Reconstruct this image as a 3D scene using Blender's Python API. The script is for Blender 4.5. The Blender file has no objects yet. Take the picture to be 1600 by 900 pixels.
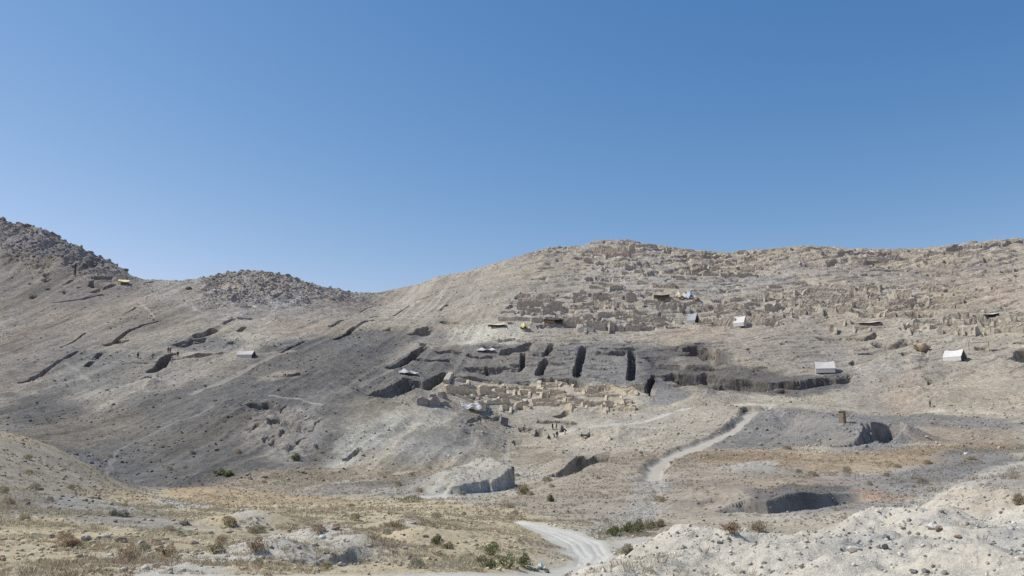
import bpy, math, random
import numpy as np
R = math.radians
rng = np.random.default_rng(7); random.seed(7)
scene = bpy.context.scene
C = scene.collection

# ------------------------------------------------------------------ camera
FOC = 1256.0                       # focal length in pixels of the 1600 x 900 photograph
PITCH = math.atan(240.0/FOC)
cam_d = bpy.data.cameras.new('camera'); cam = bpy.data.objects.new('camera', cam_d); C.objects.link(cam)
cam_d.sensor_width = 36.0; cam_d.lens = FOC*36.0/1600.0
cam_d.clip_start = 0.1; cam_d.clip_end = 20000
cam.location = (0, 0, 0); cam.rotation_euler = (math.pi/2 + PITCH, 0, 0)
scene.camera = cam
# ------------------------------------------------------------------ light
SUN_EL, SUN_AZ = 51.0, -78.0      # azimuth clockwise from straight ahead (+y)
w = bpy.data.worlds.new('World'); scene.world = w; w.use_nodes = True
nt = w.node_tree; bg = nt.nodes['Background']; sky = nt.nodes.new('ShaderNodeTexSky')
sky.sky_type = 'NISHITA'; sky.sun_disc = False
sky.sun_elevation = R(SUN_EL); sky.sun_rotation = R(SUN_AZ)
sky.altitude = 2200; sky.air_density = 1.25; sky.dust_density = 0.9; sky.ozone_density = 2.2
sp_ = nt.nodes.new('ShaderNodeSeparateColor'); cb_ = nt.nodes.new('ShaderNodeCombineColor'); nt.links.new(sky.outputs[0], sp_.inputs[0])
for i_, (k_, g_) in enumerate(((.64, 1.72), (.96, 1.13), (1.67, .77))):      # deeper, clearer blue away from the sun
    mn = nt.nodes.new('ShaderNodeMath'); mn.operation = 'MINIMUM'; mn.inputs[1].default_value = 6; nt.links.new(sp_.outputs[i_], mn.inputs[0])
    pw_ = nt.nodes.new('ShaderNodeMath'); pw_.operation = 'POWER'; pw_.inputs[1].default_value = g_-1; nt.links.new(mn.outputs[0], pw_.inputs[0])
    m1 = nt.nodes.new('ShaderNodeMath'); m1.operation = 'MULTIPLY'; nt.links.new(pw_.outputs[0], m1.inputs[0]); nt.links.new(sp_.outputs[i_], m1.inputs[1])
    m2 = nt.nodes.new('ShaderNodeMath'); m2.operation = 'MULTIPLY'; m2.inputs[1].default_value = k_/1.27; nt.links.new(m1.outputs[0], m2.inputs[0]); nt.links.new(m2.outputs[0], cb_.inputs[i_])
nt.links.new(cb_.outputs[0], bg.inputs[0]); bg.inputs[1].default_value = 0.11
sun_d = bpy.data.lights.new('sun', 'SUN'); sun_d.energy = 3.6; sun_d.angle = R(0.53); sun_d.color = (1, .95, .865)
sun = bpy.data.objects.new('sun', sun_d); C.objects.link(sun)
sun.rotation_euler = (R(90-SUN_EL), 0, R(180-SUN_AZ)); sun.location = (-100, 30, 150)
scene.view_settings.view_transform = 'Standard'; scene.view_settings.look = 'None'
scene.view_settings.exposure = 0.35; scene.view_settings.gamma = 1.0
scene.view_settings.use_curve_mapping = False
scene.cycles.use_denoising = False; scene.cycles.max_bounces = 4; scene.cycles.diffuse_bounces = 2; scene.cycles.glossy_bounces = 1

# ------------------------------------------------------------------ maths helpers
cP, sP = math.cos(PITCH), math.sin(PITCH)
def ray(px, py):
    v = (450.0-py)/FOC
    x = (px-800.0)/FOC; y = cP - v*sP; z = sP + v*cP
    return x, y, z
def azt(px, py):
    x, y, z = ray(px, py); return math.atan2(x, y), z/math.hypot(x, y)
_h = rng.permutation(256).astype(np.int64); _perm = np.concatenate([_h, _h])
_val = rng.random(256)*2-1
def noise(x, y, seed=0):
    xi = np.floor(x).astype(np.int64); yi = np.floor(y).astype(np.int64)
    fx = x-xi; fy = y-yi
    fx = fx*fx*(3-2*fx); fy = fy*fy*(3-2*fy)
    xi = (xi+seed*17) & 255; yi = (yi+seed*31) & 255
    x1 = (xi+1) & 255; y1 = (yi+1) & 255
    a = _perm[xi]; b = _perm[x1]
    v00 = _val[_perm[a+yi]]; v10 = _val[_perm[b+yi]]; v01 = _val[_perm[a+y1]]; v11 = _val[_perm[b+y1]]
    return (v00*(1-fx)+v10*fx)*(1-fy)+(v01*(1-fx)+v11*fx)*fy
def fbm(x, y, s, octv=3, seed=0, gain=.5):
    r = 0; a = 1.0; n = 0
    for o in range(octv):
        r = r + a*noise(x/s*2**o + 13.7*o, y/s*2**o + 5.1*o, seed+o); n += a; a *= gain
    return r/n
def sstep(e0, e1, x):
    t = np.clip((x-e0)/(e1-e0), 0, 1); return t*t*(3-2*t)
def domes(x, y, s, dens, seed, rmin=.25, rmax=.5):
    """scattered stones as bumps: height in units of the cell size"""
    out = np.zeros_like(x); X = x/s; Y = y/s
    xi = np.floor(X-.5).astype(np.int64); yi = np.floor(Y-.5).astype(np.int64)
    for dx in (0, 1):
        for dy in (0, 1):
            cx = xi+dx; cy = yi+dy
            h1 = _perm[(_perm[(cx+seed*7) & 255]+cy) & 255]; h2 = _perm[(h1+91) & 255]; h3 = _perm[(h2+37+seed) & 255]
            h4 = _perm[(h3+11) & 255]
            px_ = cx+.5+(h1/255.-.5)*.55; py_ = cy+.5+(h2/255.-.5)*.55
            r = rmin+(rmax-rmin)*(h3/255.)**2
            d2 = ((X-px_)**2+(Y-py_)**2)/(r*r)
            hh = np.where((d2 < 1) & (h4/255. < dens), r*np.sqrt(np.maximum(0, 1-d2))*.9, 0)
            out = np.maximum(out, hh)
    return out*s

# ------------------------------------------------------------------ terrain control points: pixel, pixel, distance in metres
CP = []
def col(px, *rows):
    for py, d in rows: CP.append((px, py, d))
SKY = [(0,340,400),(20,351,398),(60,358,395),(90,371,390),(120,389,382),(160,405,372),(185,416,362),(200,431,355),(250,438,362),(295,442,365),
 (320,434,366),(370,428,370),(400,426,372),(440,432,376),(470,444,380),(520,453,390),(580,460,402),(620,452,404),(680,440,404),(740,429,402),
 (790,414,400),(830,397,398),(870,391,398),(910,389,398),(925,381,398),(950,377,399),(980,379,400),(1030,386,404),(1060,392,406),(1100,395,410),
 (1160,394,415),(1240,389,420),(1300,392,424),(1350,395,426),(1400,395,428),(1450,394,428),(1500,389,430),(1530,385,430),(1560,382,432),(1600,378,434)]
col(0,(900,24),(850,36),(800,50),(760,62),(720,76),(675,95),(710,130),(665,180),(600,228),(540,275),(480,318),(420,355),(375,380))
col(60,(690,96),(718,132))
col(110,(760,70),(712,96),(730,130),(640,200))
col(160,(740,96),(752,122))
col(200,(900,24),(850,36),(800,56),(765,92),(757,116),(735,140),(700,160),(650,188),(600,215),(550,250),(500,290),(460,325))
col(300,(900,24),(850,36),(800,58),(768,98),(755,118),(720,138))
col(400,(900,24),(850,37),(800,62),(775,95),(740,122),(700,145),(650,172),(600,203),(550,238),(500,282),(460,325))
col(580,(900,25),(850,38),(800,64),(775,97),(745,120),(700,145),(650,170),(600,200),(550,240),(500,300),(475,365))
col(700,(870,34),(800,66),(770,98),(740,118),(700,145),(640,185))
col(780,(895,27),(850,39),(812,58),(780,90),(750,112),(720,145),(700,165),(668,190),(640,205),(590,228),(545,250),(510,272),(460,320))
col(870,(720,118),(690,172),(668,190))
col(950,(895,30),(860,43),(820,58),(760,88),(715,125),(690,165),(665,188),(640,203),(600,222),(540,252),(500,280),(450,322),(410,365))
col(1150,(830,52),(790,70),(750,90),(715,118),(680,150),(645,182),(640,190),(610,212),(560,240),(520,268),(480,298),(440,342),(410,385))
col(1400,(795,62),(770,80),(740,100),(700,128),(665,160),(642,186),(638,196),(600,216),(550,246),(500,280),(460,318),(420,375))
col(1600,(755,78),(730,98),(690,130),(650,172),(642,186),(600,212),(550,242),(500,276),(450,322),(410,380))
# white heap in the right foreground
HC = [(945,885,26),(1000,862,28),(1060,838,31),(1100,834,32),(1200,836,32),(1290,831,31),(1330,813,31),(1370,798,32),(1420,801,33),(1450,793,36),(1490,774,39),(1550,771,42),(1600,769,44)]
CP += HC
CP += [(1060,868,41),(1200,868,42),(1370,850,45),(1490,820,54),(1600,812,58),(1060,826,56),(1200,822,58),(1370,792,66),(1490,768,74),(1600,764,76),(1000,840,48)]
CP += [(1000,900,21),(1200,900,20),(1400,900,19),(1600,900,18),(1200,865,25),(1400,850,24),(1600,830,27),(1500,880,20)]
for px in (0,200,400,600,800,1000,1200,1400,1600): CP += [(px,1080,10),]
pts = []
for px, py, d in CP:
    a, t = azt(px, py); pts.append((a, math.log(d), t))
for px, py, d in SKY:
    a, t = azt(px, py); pts.append((a, math.log(d), t)); pts.append((a, math.log(d*1.16), t-.075)); pts.append((a, math.log(d*1.7), t*.35))
for k in range(-9, 10): pts.append((k*R(8), math.log(2500), 0.0))
edgeL = [(1.0*a, l, t) for a, l, t in pts if a < R(-31.5)]; edgeR = [(a, l, t) for a, l, t in pts if a > R(31.5)]
for a, l, t in edgeL: pts += [(-R(45)+(a+R(32.5))*.3, l, t), (-R(66), l, t)]
for a, l, t in edgeR: pts += [(R(45)+(a-R(32.5))*.3, l, t), (R(66), l, t)]
P = np.array(pts)
KA, KL = 1.6, 1.0                   # azimuth and log-distance scales
def tps(r2): return np.where(r2 > 1e-12, .5*r2*np.log(np.maximum(r2, 1e-12)), 0)
Q = np.c_[P[:, 0]*KA, P[:, 1]*KL]; n = len(Q)
K = tps(((Q[:, None, :]-Q[None, :, :])**2).sum(-1)); K += np.eye(n)*2e-4
A = np.zeros((n+3, n+3)); A[:n, :n] = K; A[:n, n] = 1; A[:n, n+1:] = Q; A[n, :n] = 1; A[n+1:, :n] = Q.T
W = np.linalg.solve(A, np.r_[P[:, 2], 0, 0, 0])
ga = np.linspace(R(-70), R(70), 561); gl = np.linspace(math.log(7), math.log(3000), 520)
GA, GL = np.meshgrid(ga, gl, indexing='ij'); G = np.c_[GA.ravel()*KA, GL.ravel()*KL]
T = np.empty(len(G))
for i in range(0, len(G), 20000):
    g = G[i:i+20000]; r2 = ((g[:, None, :]-Q[None])**2).sum(-1)
    T[i:i+20000] = tps(r2)@W[:n]+W[n]+g@W[n+1:]
T = T.reshape(GA.shape)
def base_t(az, ld):
    u = np.clip((az-ga[0])/(ga[1]-ga[0]), 0, len(ga)-1.001); v = np.clip((ld-gl[0])/(gl[1]-gl[0]), 0, len(gl)-1.001)
    i = u.astype(int); j = v.astype(int); fu = u-i; fv = v-j
    return (T[i, j]*(1-fu)+T[i+1, j]*fu)*(1-fv)+(T[i, j+1]*(1-fu)+T[i+1, j+1]*fu)*fv
def base_z(x, y):
    d = np.hypot(x, y); az = np.arctan2(x, y)
    dd = np.clip(d, 7.5, 2900)
    z = base_t(np.clip(az, R(-69), R(69)), np.log(dd))*dd
    k = sstep(11, 6, d); z = z*(1-k) + (-1.75-.06*d)*k
    k = sstep(R(60), R(95), np.abs(az)); z = z*(1-k) + (-2.5)*k
    k = sstep(1200, 2400, d); return z*(1-k) + (-15)*k
_ds = np.exp(np.linspace(math.log(9), math.log(520), 2600))
def cast(px, py, dmin=0):
    """the point of the terrain seen along one line of sight"""
    a, t = azt(px, py); tt = base_t(np.full_like(_ds, a), np.log(_ds))
    ok = (tt >= t) & (_ds > dmin)
    if dmin: ok &= np.r_[True, True, (tt[1:-1] < t)] if False else True
    if dmin:                         # needs a true crossing past dmin
        below = (tt < t) & (_ds > dmin)
        if below.any():
            f = np.argmax(below); ok[:f] = False
    k = int(np.argmax(ok)) if ok.any() else int(np.argmax(np.where(_ds > max(dmin, 250), tt, -9)))
    d = _ds[k]
    return d*math.sin(a), d*math.cos(a), base_t(np.array([a]), np.array([math.log(d)]))[0]*d
def castp(pl, dmin=0): return np.array([cast(px, py, dmin) for px, py in pl])

# ------------------------------------------------------------------ polar grid
QL = 1.0
az_in = np.linspace(R(-34.5), R(34.5), int(1500*QL))
az_l = R(-34.5)-np.cumsum(np.geomspace(R(.1), R(6.5), 64)); az_l = az_l[az_l > R(-180)]
AZ = np.concatenate([az_l[::-1], az_in, -az_l])
RR = np.concatenate([[.4, 1, 2, 3.5, 5, 7, 9, 11, 13, 15], np.exp(np.linspace(math.log(16), math.log(60), int(350*QL))),
    np.exp(np.linspace(math.log(60.3), math.log(150), int(300*QL))), np.arange(150.4, 185, .3), np.arange(185, 280, .17), np.arange(280, 436, .27), np.geomspace(437, 5000, 46)])
nA, nR = len(AZ), len(RR)
AA, DD = np.meshgrid(AZ, RR, indexing='ij')
X = DD*np.sin(AA); Y = DD*np.cos(AA); Z = base_z(X, Y)
X = X.ravel(); Y = Y.ravel(); Z = Z.ravel(); D = DD.ravel(); AR = AA.ravel()
CUTMASK = np.zeros(len(X), bool)

def seg_info(x, y, PL):
    """nearest distance to a polyline, parameter along it, signed side (+ = right of direction)"""
    best = np.full(len(x), 1e9); side = np.zeros(len(x)); par = np.zeros(len(x)); zz = np.zeros(len(x))
    L = np.hypot(np.diff(PL[:, 0]), np.diff(PL[:, 1])); cum = np.r_[0, np.cumsum(L)]
    for k in range(len(PL)-1):
        ax, ay = PL[k, :2]; bx, by = PL[k+1, :2]; dx, dy = bx-ax, by-ay; l2 = dx*dx+dy*dy+1e-9
        t = np.clip(((x-ax)*dx+(y-ay)*dy)/l2, 0, 1)
        qx = x-(ax+t*dx); qy = y-(ay+t*dy); dd = np.hypot(qx, qy)
        m = dd < best-1e-6
        best[m] = dd[m]; side[m] = np.sign(-(dx*qy-dy*qx))[m]; par[m] = cum[k]+t[m]*L[k]; zz[m] = PL[k, 2]+t[m]*(PL[k+1, 2]-PL[k, 2])
    return best, side, par, cum[-1], zz
def sel(PL, pad):
    x0, y0 = PL[:, 0].min()-pad, PL[:, 1].min()-pad; x1, y1 = PL[:, 0].max()+pad, PL[:, 1].max()+pad
    return np.nonzero((X > x0) & (X < x1) & (Y > y0) & (Y < y1))[0]
def scarp(pl, depth, L=9, jag=.5, taper=3, dmin=0, ox=0, oy=0, lip=0, up=0, upl=9, fw=None):
    if fw is None: fw = .6 if depth < 2.5 or L < 7 else 1.7
    """cut bank: polyline along its top edge (left to right), the low side lies towards the viewer"""
    PL = castp([(ox+a, oy+b) for a, b in pl], dmin)
    ix = sel(PL, max(L, upl*2 if up else 0)+3); x, y = X[ix], Y[ix]
    d, s, par, tot, zr = seg_info(x, y, PL)
    sd = d*s + fbm(x, y, 5.5, 3, 5, .4)*jag*2.0
    tp = sstep(0, taper, par)*sstep(0, taper, tot-par)
    edge = np.where((par <= .01) | (par >= tot-.01), d, 0)
    target = zr - depth*tp*(1+.35*fbm(x, y, 4, 2, 9)) + .06*sd + sstep(L*.6, L, sd)*depth*2.5
    if fw == .5: target = target+(Z[ix]-base_z(x, y))*.9-.25
    m = (sd > 0) & (sd < L) & (tp > .02) & (edge < .5)
    ff = np.clip(sd/fw+fbm(x, y, 1.1, 2, 29)*.18*(sd > 0), 0, 1)
    if fw > 1 and depth > 2:        # beds stepping down the face
        q = ff*3.2+fbm(x, y, 7, 2, 31)*.9; ff = np.clip(ff*.45+.55*(np.floor(q)+sstep(.55, 1, q-np.floor(q)))/3.2, 0, 1)*(sd > 0)
    zn = np.where(m, np.minimum(Z[ix], Z[ix]*(1-ff)+target*ff), Z[ix])
    Z[ix] = zn
    CUTMASK[ix[m & (sd < 1.2)]] = True
    if up:                           # ground standing higher behind the cut
        Z[ix] += up*np.clip(1-sd/fw, 0, 1)*np.where(sd < 0, np.exp(-(sd/upl)**2), 1)*tp*(1+.25*fbm(x, y, 3, 2, 19))
        CUTMASK[ix[(sd > -.1) & (sd < .8) & (tp > .1)]] = True
    if lip:                          # thrown-up spoil along the edge
        Z[ix] += lip*np.exp(-(sd+1.2)**2/1.5)*(sd < 0)*tp
def trench(pl, width, depth, jag=.14, dmin=0, ox=0, oy=0):
    PL = castp([(ox+a, oy+b) for a, b in pl], dmin)
    ix = sel(PL, width+2); x, y = X[ix], Y[ix]
    d, s, par, tot, zr = seg_info(x, y, PL)
    dd = d + fbm(x, y, 1.8, 2, 3)*jag
    width = width*(.78 if width > 3 or jag > .15 else .66); m = dd < width/2
    Z[ix] -= np.where(m, depth*(1+.3*fbm(x, y, 3, 2, 4))*np.clip((width/2-dd)/.4, 0, 1), 0)
    CUTMASK[ix[m]] = True
def inpoly(x, y, PL):
    c = np.zeros(len(x), bool); n = len(PL); j = n-1
    for i in range(n):
        xi, yi = PL[i, :2]; xj, yj = PL[j, :2]
        m = ((yi > y) != (yj > y)) & (x < (xj-xi)*(y-yi)/((yj-yi) or 1e-9)+xi)
        c ^= m; j = i
    return c
def pit(poly, depth, jag=.15, dmin=0, ox=0, oy=0, flat=True):
    PL = castp([(ox+a, oy+b) for a, b in poly], dmin)
    ix = sel(PL, 1.5); x = X[ix]+fbm(X[ix], Y[ix], 2, 2, 1)*jag*2; y = Y[ix]+fbm(X[ix], Y[ix], 2, 2, 2)*jag*2
    m = inpoly(x, y, PL)
    fl = PL[:, 2].min()-depth
    Z[ix] = np.where(m, np.minimum(Z[ix], fl) if flat else Z[ix]-depth, Z[ix])
    CUTMASK[ix[m]] = True
def gmound(px, py, rx, ry, h, dmin=0):
    cx, cy, cz = cast(px, py, dmin); q = math.hypot(cx, cy); ux, uy = cx/q, cy/q; ix = np.nonzero((np.abs(X-cx) < 4*max(rx, ry)) & (np.abs(Y-cy) < 4*max(rx, ry)))[0]
    dx, dy = X[ix]-cx, Y[ix]-cy; v = (dx*ux+dy*uy)/ry; u = (dx*uy-dy*ux)/rx
    Z[ix] += h*np.exp(-(u**4+v**2*.9))
def mound(px, py, rx, ry, h, rot=0, dmin=0, pw=1.0):
    cx, cy, cz = cast(px, py, dmin); ix = np.nonzero((np.abs(X-cx) < 3*max(rx, ry)) & (np.abs(Y-cy) < 3*max(rx, ry)))[0]
    dx, dy = X[ix]-cx, Y[ix]-cy; c, s = math.cos(rot), math.sin(rot)
    u = (dx*c+dy*s)/rx; v = (-dx*s+dy*c)/ry
    r = np.sqrt(u*u+v*v); Z[ix] += h*np.clip(1-r, 0, None)**pw*(1+.25*fbm(X[ix], Y[ix], 2, 3, 8))

# zone weights from polygons laid out on the ground
def zone(poly, soft=2.0, dmin=0, wob=1.0, ox=0, oy=0):
    PL = castp([(ox+a, oy+b) for a, b in poly], dmin); PL = np.vstack([PL, PL[:1]])
    ix = sel(PL, soft+wob*2+1); x, y = X[ix], Y[ix]
    sc = max(2.0, soft*1.5)
    xw = x+fbm(x, y, sc*2, 4, 11)*wob*2.2; yw = y+fbm(x, y, sc*2, 4, 23)*wob*2.2
    d = seg_info(xw, yw, PL)[0]; ins = inpoly(xw, yw, PL[:-1])
    wgt = sstep(-soft, soft, np.where(ins, d, -d))
    return ix, wgt
# ------------------------------------------------------------------ relief
near = sstep(95, 60, D)                      # 1 close to the viewer
farm = sstep(90, 130, D)
inv = np.abs(AR) < R(60)
Z += fbm(X, Y, 26, 3, 40)*1.5*farm*sstep(500, 400, D) + fbm(X, Y, 7, 3, 41)*.42*sstep(40, 120, D)
# big shoulders and slumps
mound(760, 700, 9, 5, 1.2)
mound(960, 690, 9, 6, 2.4)                   # pale spoil fan below the ruins
mound(925, 640, 8, 5, 2.2)
mound(735, 690, 12, 8, 2.2)
mound(1110, 628, 10, 6, 3.0)
mound(1230, 662, 16, 12, 2.0)
mound(1375, 690, 10, 7, 3.2)
mound(230, 595, 5, 4, 1.6); mound(235, 600, 4, 3, 1.8)
mound(1440, 615, 9, 10, 2.0)
mound(1410, 575, 11, 12, 2.0)
mound(300, 475, 22, 20, 1.5)
mound(1085, 465, 4, 3, 1.8)
mound(340, 768, 10, 5, .7); mound(640, 825, 3.5, 2.2, .6); mound(520, 850, 3.5, 2, .8); mound(400, 820, 4, 2, .8); mound(660, 842, 3, 1.6, .6)
mound(570, 862, 3, 1.6, .6); mound(430, 868, 3, 1.3, .6); mound(780, 845, 3, 2, .4); mound(1180, 735, 7, 4, .8); mound(1120, 775, 5, 3, .8)

# pits and cut banks of the left slope ---------------------------------------------------
z6 = (0, 500)                                # zoom window origins: coordinates below are photo pixels
trench([(32,598),(60,585),(95,565),(122,553)], 2.0, 3.2)
trench([(94,547),(115,537),(133,524)], 1.2, 2.0)
trench([(176,538),(198,524),(222,513),(248,504)], 2.2, 3.4)
trench([(148,560),(157,553)], 2.6, 3.2)
trench([(136,570),(144,565)], 2.6, 3.0)
trench([(211,595),(232,584)], 3.0, 4.0)
trench([(238,576),(250,570),(260,556),(270,553)], 4.0, 5.0)
scarp([(256,552),(278,553)], 2.5, 5)
trench([(308,526),(322,522),(336,514)], 3.6, 4.0)
trench([(350,506),(366,497)], 2.0, 3.0)
trench([(374,514),(382,509)], 2.6, 3.0); trench([(376,496),(392,494)], 3, 3.0)
trench([(195,490),(212,481)], 1.4, 2.2)
scarp([(264,540),(280,534),(300,530),(330,527)], 3.0, 7, 1.2)
scarp([(350,532),(365,531),(378,536)], 3.0, 6, 1.0)
scarp([(160,541),(180,536),(205,535)], 2.0, 6, 1.0)
scarp([(232,558),(245,556)], 1.8, 5)
scarp([(190,563),(240,561),(290,556),(360,548)], .9, 6)
# upper left ridge cuts
for (x0, y0, x1, y1, hh) in [(62,417,78,415,2.5),(72,413,86,414,2.5),(64,430,88,428,2.5),(62,436,86,434,3),(42,443,54,441,3),(70,451,82,449,3),(92,455,110,453,4),
        (94,449,100,448,2),(117,449,128,449,3),(135,448,150,440,2.5),(140,435,176,435,1.3),(42,463,62,460,4),(140,420,150,419,2),(140,430,150,429,2),(115,437,122,437,2),(222,444,230,444,2)]:
    scarp([(x0, y0), ((x0+x1)/2, min(y0, y1)-1), (x1, y1)], hh, 7, .5, 1.5)
trench([(146,456),(162,451),(178,447)], 3, 4); trench([(85,470),(110,468),(135,464),(160,461)], 2, 2.5)
trench([(118,430),(119,414)], 1.2, 1.2)
# middle slope
trench([(440,549),(455,541),(476,531)], 1.4, 2)
trench([(516,511),(530,504),(545,500)], 2.2, 2.5)
trench([(524,528),(540,522),(556,512),(575,503),(590,500)], 2.6, 3.0)
trench([(608,491),(625,485),(640,478)], 2.0, 2.5); trench([(578,494),(590,490)], 1.6, 2)
trench([(560,486),(600,474)], 1.2, 1.8); trench([(650,472),(685,455)], 1.0, 1.6)
scarp([(636,524),(652,513),(668,509),(684,508)], 4.2, 9, .5)
scarp([(680,484),(692,477),(698,480)], 2.6, 6); scarp([(680,492),(700,488)], 2.5, 6); scarp([(594,517),(612,512)], 2, 6, 1)
scarp([(680,500),(700,498),(720,503)], 2, 6, 1)
trench([(610,576),(625,567),(640,558),(650,548),(665,541)], 3.6, 4.5)
scarp([(652,535),(674,536)], 3, 6)
scarp([(638,560),(655,558),(660,556)], 2, 5)
scarp([(570,616),(590,608),(614,603),(630,594),(655,597),(672,603)], 4.4, 9, .8)
trench([(662,610),(676,598),(690,588),(698,583)], 4.4, 4.6)
scarp([(395,660),(430,653),(470,663),(488,672)], 1.2, 8, 1.5)
scarp([(384,640),(420,632),(455,640)], 1.2, 8, 1.5)
trench([(540,710),(560,700)], 1.6, 1.8)
scarp([(425,588),(450,590),(468,586)], 1.8, 5, 1)
# dug terrace above the ochre ruins (photo pixels = 620 + zx/4, 520 + zy/4)
z8 = lambda L: [(620+a/4., 520+b/4.) for a, b in L]
scarp(z8([(490,75),(600,68),(700,72)]), 2.6, 7)
scarp(z8([(640,105),(680,78),(760,66),(860,45)]), 4.6, 8, .7)
pit(z8([(640,130),(650,95),(740,80),(745,115),(700,135)]), 2.2)
scarp(z8([(935,42),(1000,44)]), 4, 7)
trench(z8([(965,55),(950,95),(925,130)]), 2.6, 3.4, .16)
pit(z8([(850,140),(860,115),(930,110),(925,145)]), 2)
trench(z8([(790,128),(785,190),(765,225)]), 2.2, 3.4, .16)
trench(z8([(935,160),(905,210),(890,258)]), 3.3, 4, .16)
trench(z8([(1165,85),(1150,160),(1135,215),(1125,265)]), 3.3, 4.2, .16)
trench(z8([(1470,110),(1472,200),(1462,285)]), 3.3, 4.2, .16)
scarp(z8([(1290,135),(1350,122),(1420,112),(1480,128)]), 3.4, 6)
scarp(z8([(395,205),(470,200),(560,212),(640,205),(740,200),(800,195)]), 3.0, 7, .8)
trench(z8([(560,205),(566,250)]), 1.6, 3)
scarp(z8([(350,262),(450,268),(600,285),(760,290),(880,285)]), 2.0, 5, .9)
scarp(z8([(870,280),(950,278),(1090,290),(1180,308),(1290,325),(1390,340)]), 2.6, 6, .9)
scarp(z8([(1000,92),(1200,98),(1390,102),(1540,100)]), .9, 3)
scarp(z8([(1180,215),(1260,222),(1380,232)]), 1.2, 3)
scarp(z8([(1180,265),(1290,275),(1380,288)]), .8, 3); scarp(z8([(1180,150),(1290,178),(1380,200)]), .6, 3); scarp(z8([(1000,150),(1130,155)]), .5, 3)
# cut banks of the dark pit (900 + zx/4, 520 + zy/4)
z9 = lambda L: [(900+a/4., 520+b/4.) for a, b in L]
scarp(z9([(400,102),(520,98),(545,102)]), 1.0, 4)
scarp(z9([(545,100),(580,90),(625,78)]), 5.5, 9, .8)
scarp(z9([(625,120),(680,95),(740,85),(810,105),(880,140),(940,170),(1005,195)]), 5.0, 9, 1.4)
scarp(z9([(400,160),(470,152),(560,148)]), 1.6, 5)
scarp(z9([(450,185),(560,200),(640,210),(720,215),(800,222),(960,222)]), 2.0, 5, 1.0)
scarp(z9([(500,262),(600,255),(700,262),(810,262),(900,285),(1000,292),(1100,300),(1200,318),(1320,312),(1480,300),(1600,280),(1700,272),(1745,268)]), 4.6, 9, 1.3)
for xs_, h_ in (([(380,340),(480,330),(560,338),(640,330)], 1.4), ([(690,470),(780,462),(860,470)], 1.2), ([(700,190),(800,180),(900,186)], 1.4), ([(1000,60),(1100,52),(1230,60)], 1.2), ([(440,120),(520,135),(620,130)], 1.6), ([(600,30),(720,24),(830,36)], 1.6), ([(870,180),(960,176),(1090,186)], 1.2), ([(1160,120),(1300,128),(1440,140)], 1.0), ([(150,150),(260,160),(340,156)], 1.6), ([(230,110),(330,104),(420,112)], 1.4)):
    scarp(z8(xs_), h_*1.3, 4, .4, 1.5)
scarp(z8([(0,345),(60,330),(150,318),(200,330)]), 3.0, 6, .8)
scarp(z9([(1130,330),(1240,325),(1400,322),(1560,300)]), 2.4, 5, 1.0); scarp(z9([(560,320),(700,300),(820,305)]), 2.2, 5, 1.0)
scarp(z9([(640,150),(740,135),(830,150),(900,185)]), 3.4, 6, 1.2)
scarp(z9([(820,335),(960,330),(1100,338)]), 2.0, 5, 1.2)
scarp(z9([(1210,362),(1300,355),(1390,365)]), 2.4, 6, 1)
trench(z9([(485,272),(462,320),(455,345)]), 2.6, 4, .8); trench(z9([(455,345),(475,395)]), 1.8, 3, .6)
pit(z9([(360,330),(440,330),(500,420),(470,400)]), 1.0, flat=False)
# right: (1200 + zx/4, 520 + zy/4)
za = lambda L: [(1200+a/4., 520+b/4.) for a, b in L]
scarp(za([(430,280),(500,266),(550,264)]), 3.4, 8, 1)
scarp(za([(930,275),(960,262),(1040,270),(1115,285)]), 6.0, 8, 1.2)
scarp(za([(940,330),(1000,335),(1060,330)]), 3, 6, 1)
scarp(za([(1320,375),(1400,370),(1500,372)]), 1.8, 6, 1.5)
scarp(za([(630,70),(780,68),(860,50),(960,45),(1090,62)]), 2.6, 7, 1.5)
scarp(za([(540,98),(610,92)]), 2, 5); trench(za([(520,190),(540,172)]), 2, 2.5)
scarp(za([(1515,75),(1560,60),(1640,50)]), 3.0, 6, .8)
scarp(za([(1475,175),(1520,130),(1560,105),(1640,90)]), 4.6, 8, 1.0)
scarp(za([(280,35),(420,36),(560,28),(700,14)]), 2.4, 7, 1.6)
# dark crescent pit
gmound(1328, 674, 7.5, 8, 1.9); scarp([(1290,703),(1303,701),(1318,700),(1335,696),(1348,686),(1358,678),(1372,673),(1388,671)], 2.4, 7, 1.3, 1.5, fw=.6); mound(1392, 694, 7, 3.2, 1.5)
scarp(za([(700,620),(760,630),(850,650),(930,672)]), 1.0, 4, .8, 2)
scarp(za([(700,625),(780,650),(850,690)]), 1.2, 4, .6)
# long dark pit in the right foreground slope (900+zx/4, 675+zy/4)
zb = lambda L: [(900+a/4., 675+b/4.) for a, b in L]
gmound(1205, 784, 4.2, 5.5, .8); gmound(1280, 777, 4.2, 5.5, .3); scarp(zb([(1060,466),(1120,474),(1200,474),(1250,466),(1330,457),(1420,442),(1500,428),(1590,402),(1680,392),(1760,386)]), .9, 6, .5, 1.5, fw=.8)
scarp(zb([(880,420),(930,432),(1000,448)]), 1.2, 4, .8)
# diagonal gully below the dig
gmound(892, 726, 4.2, 4, 1.3); scarp([(853,747),(872,742),(886,734),(898,727),(910,723),(926,711)], 2.4, 4.5, .3, .8, fw=.5)
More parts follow.
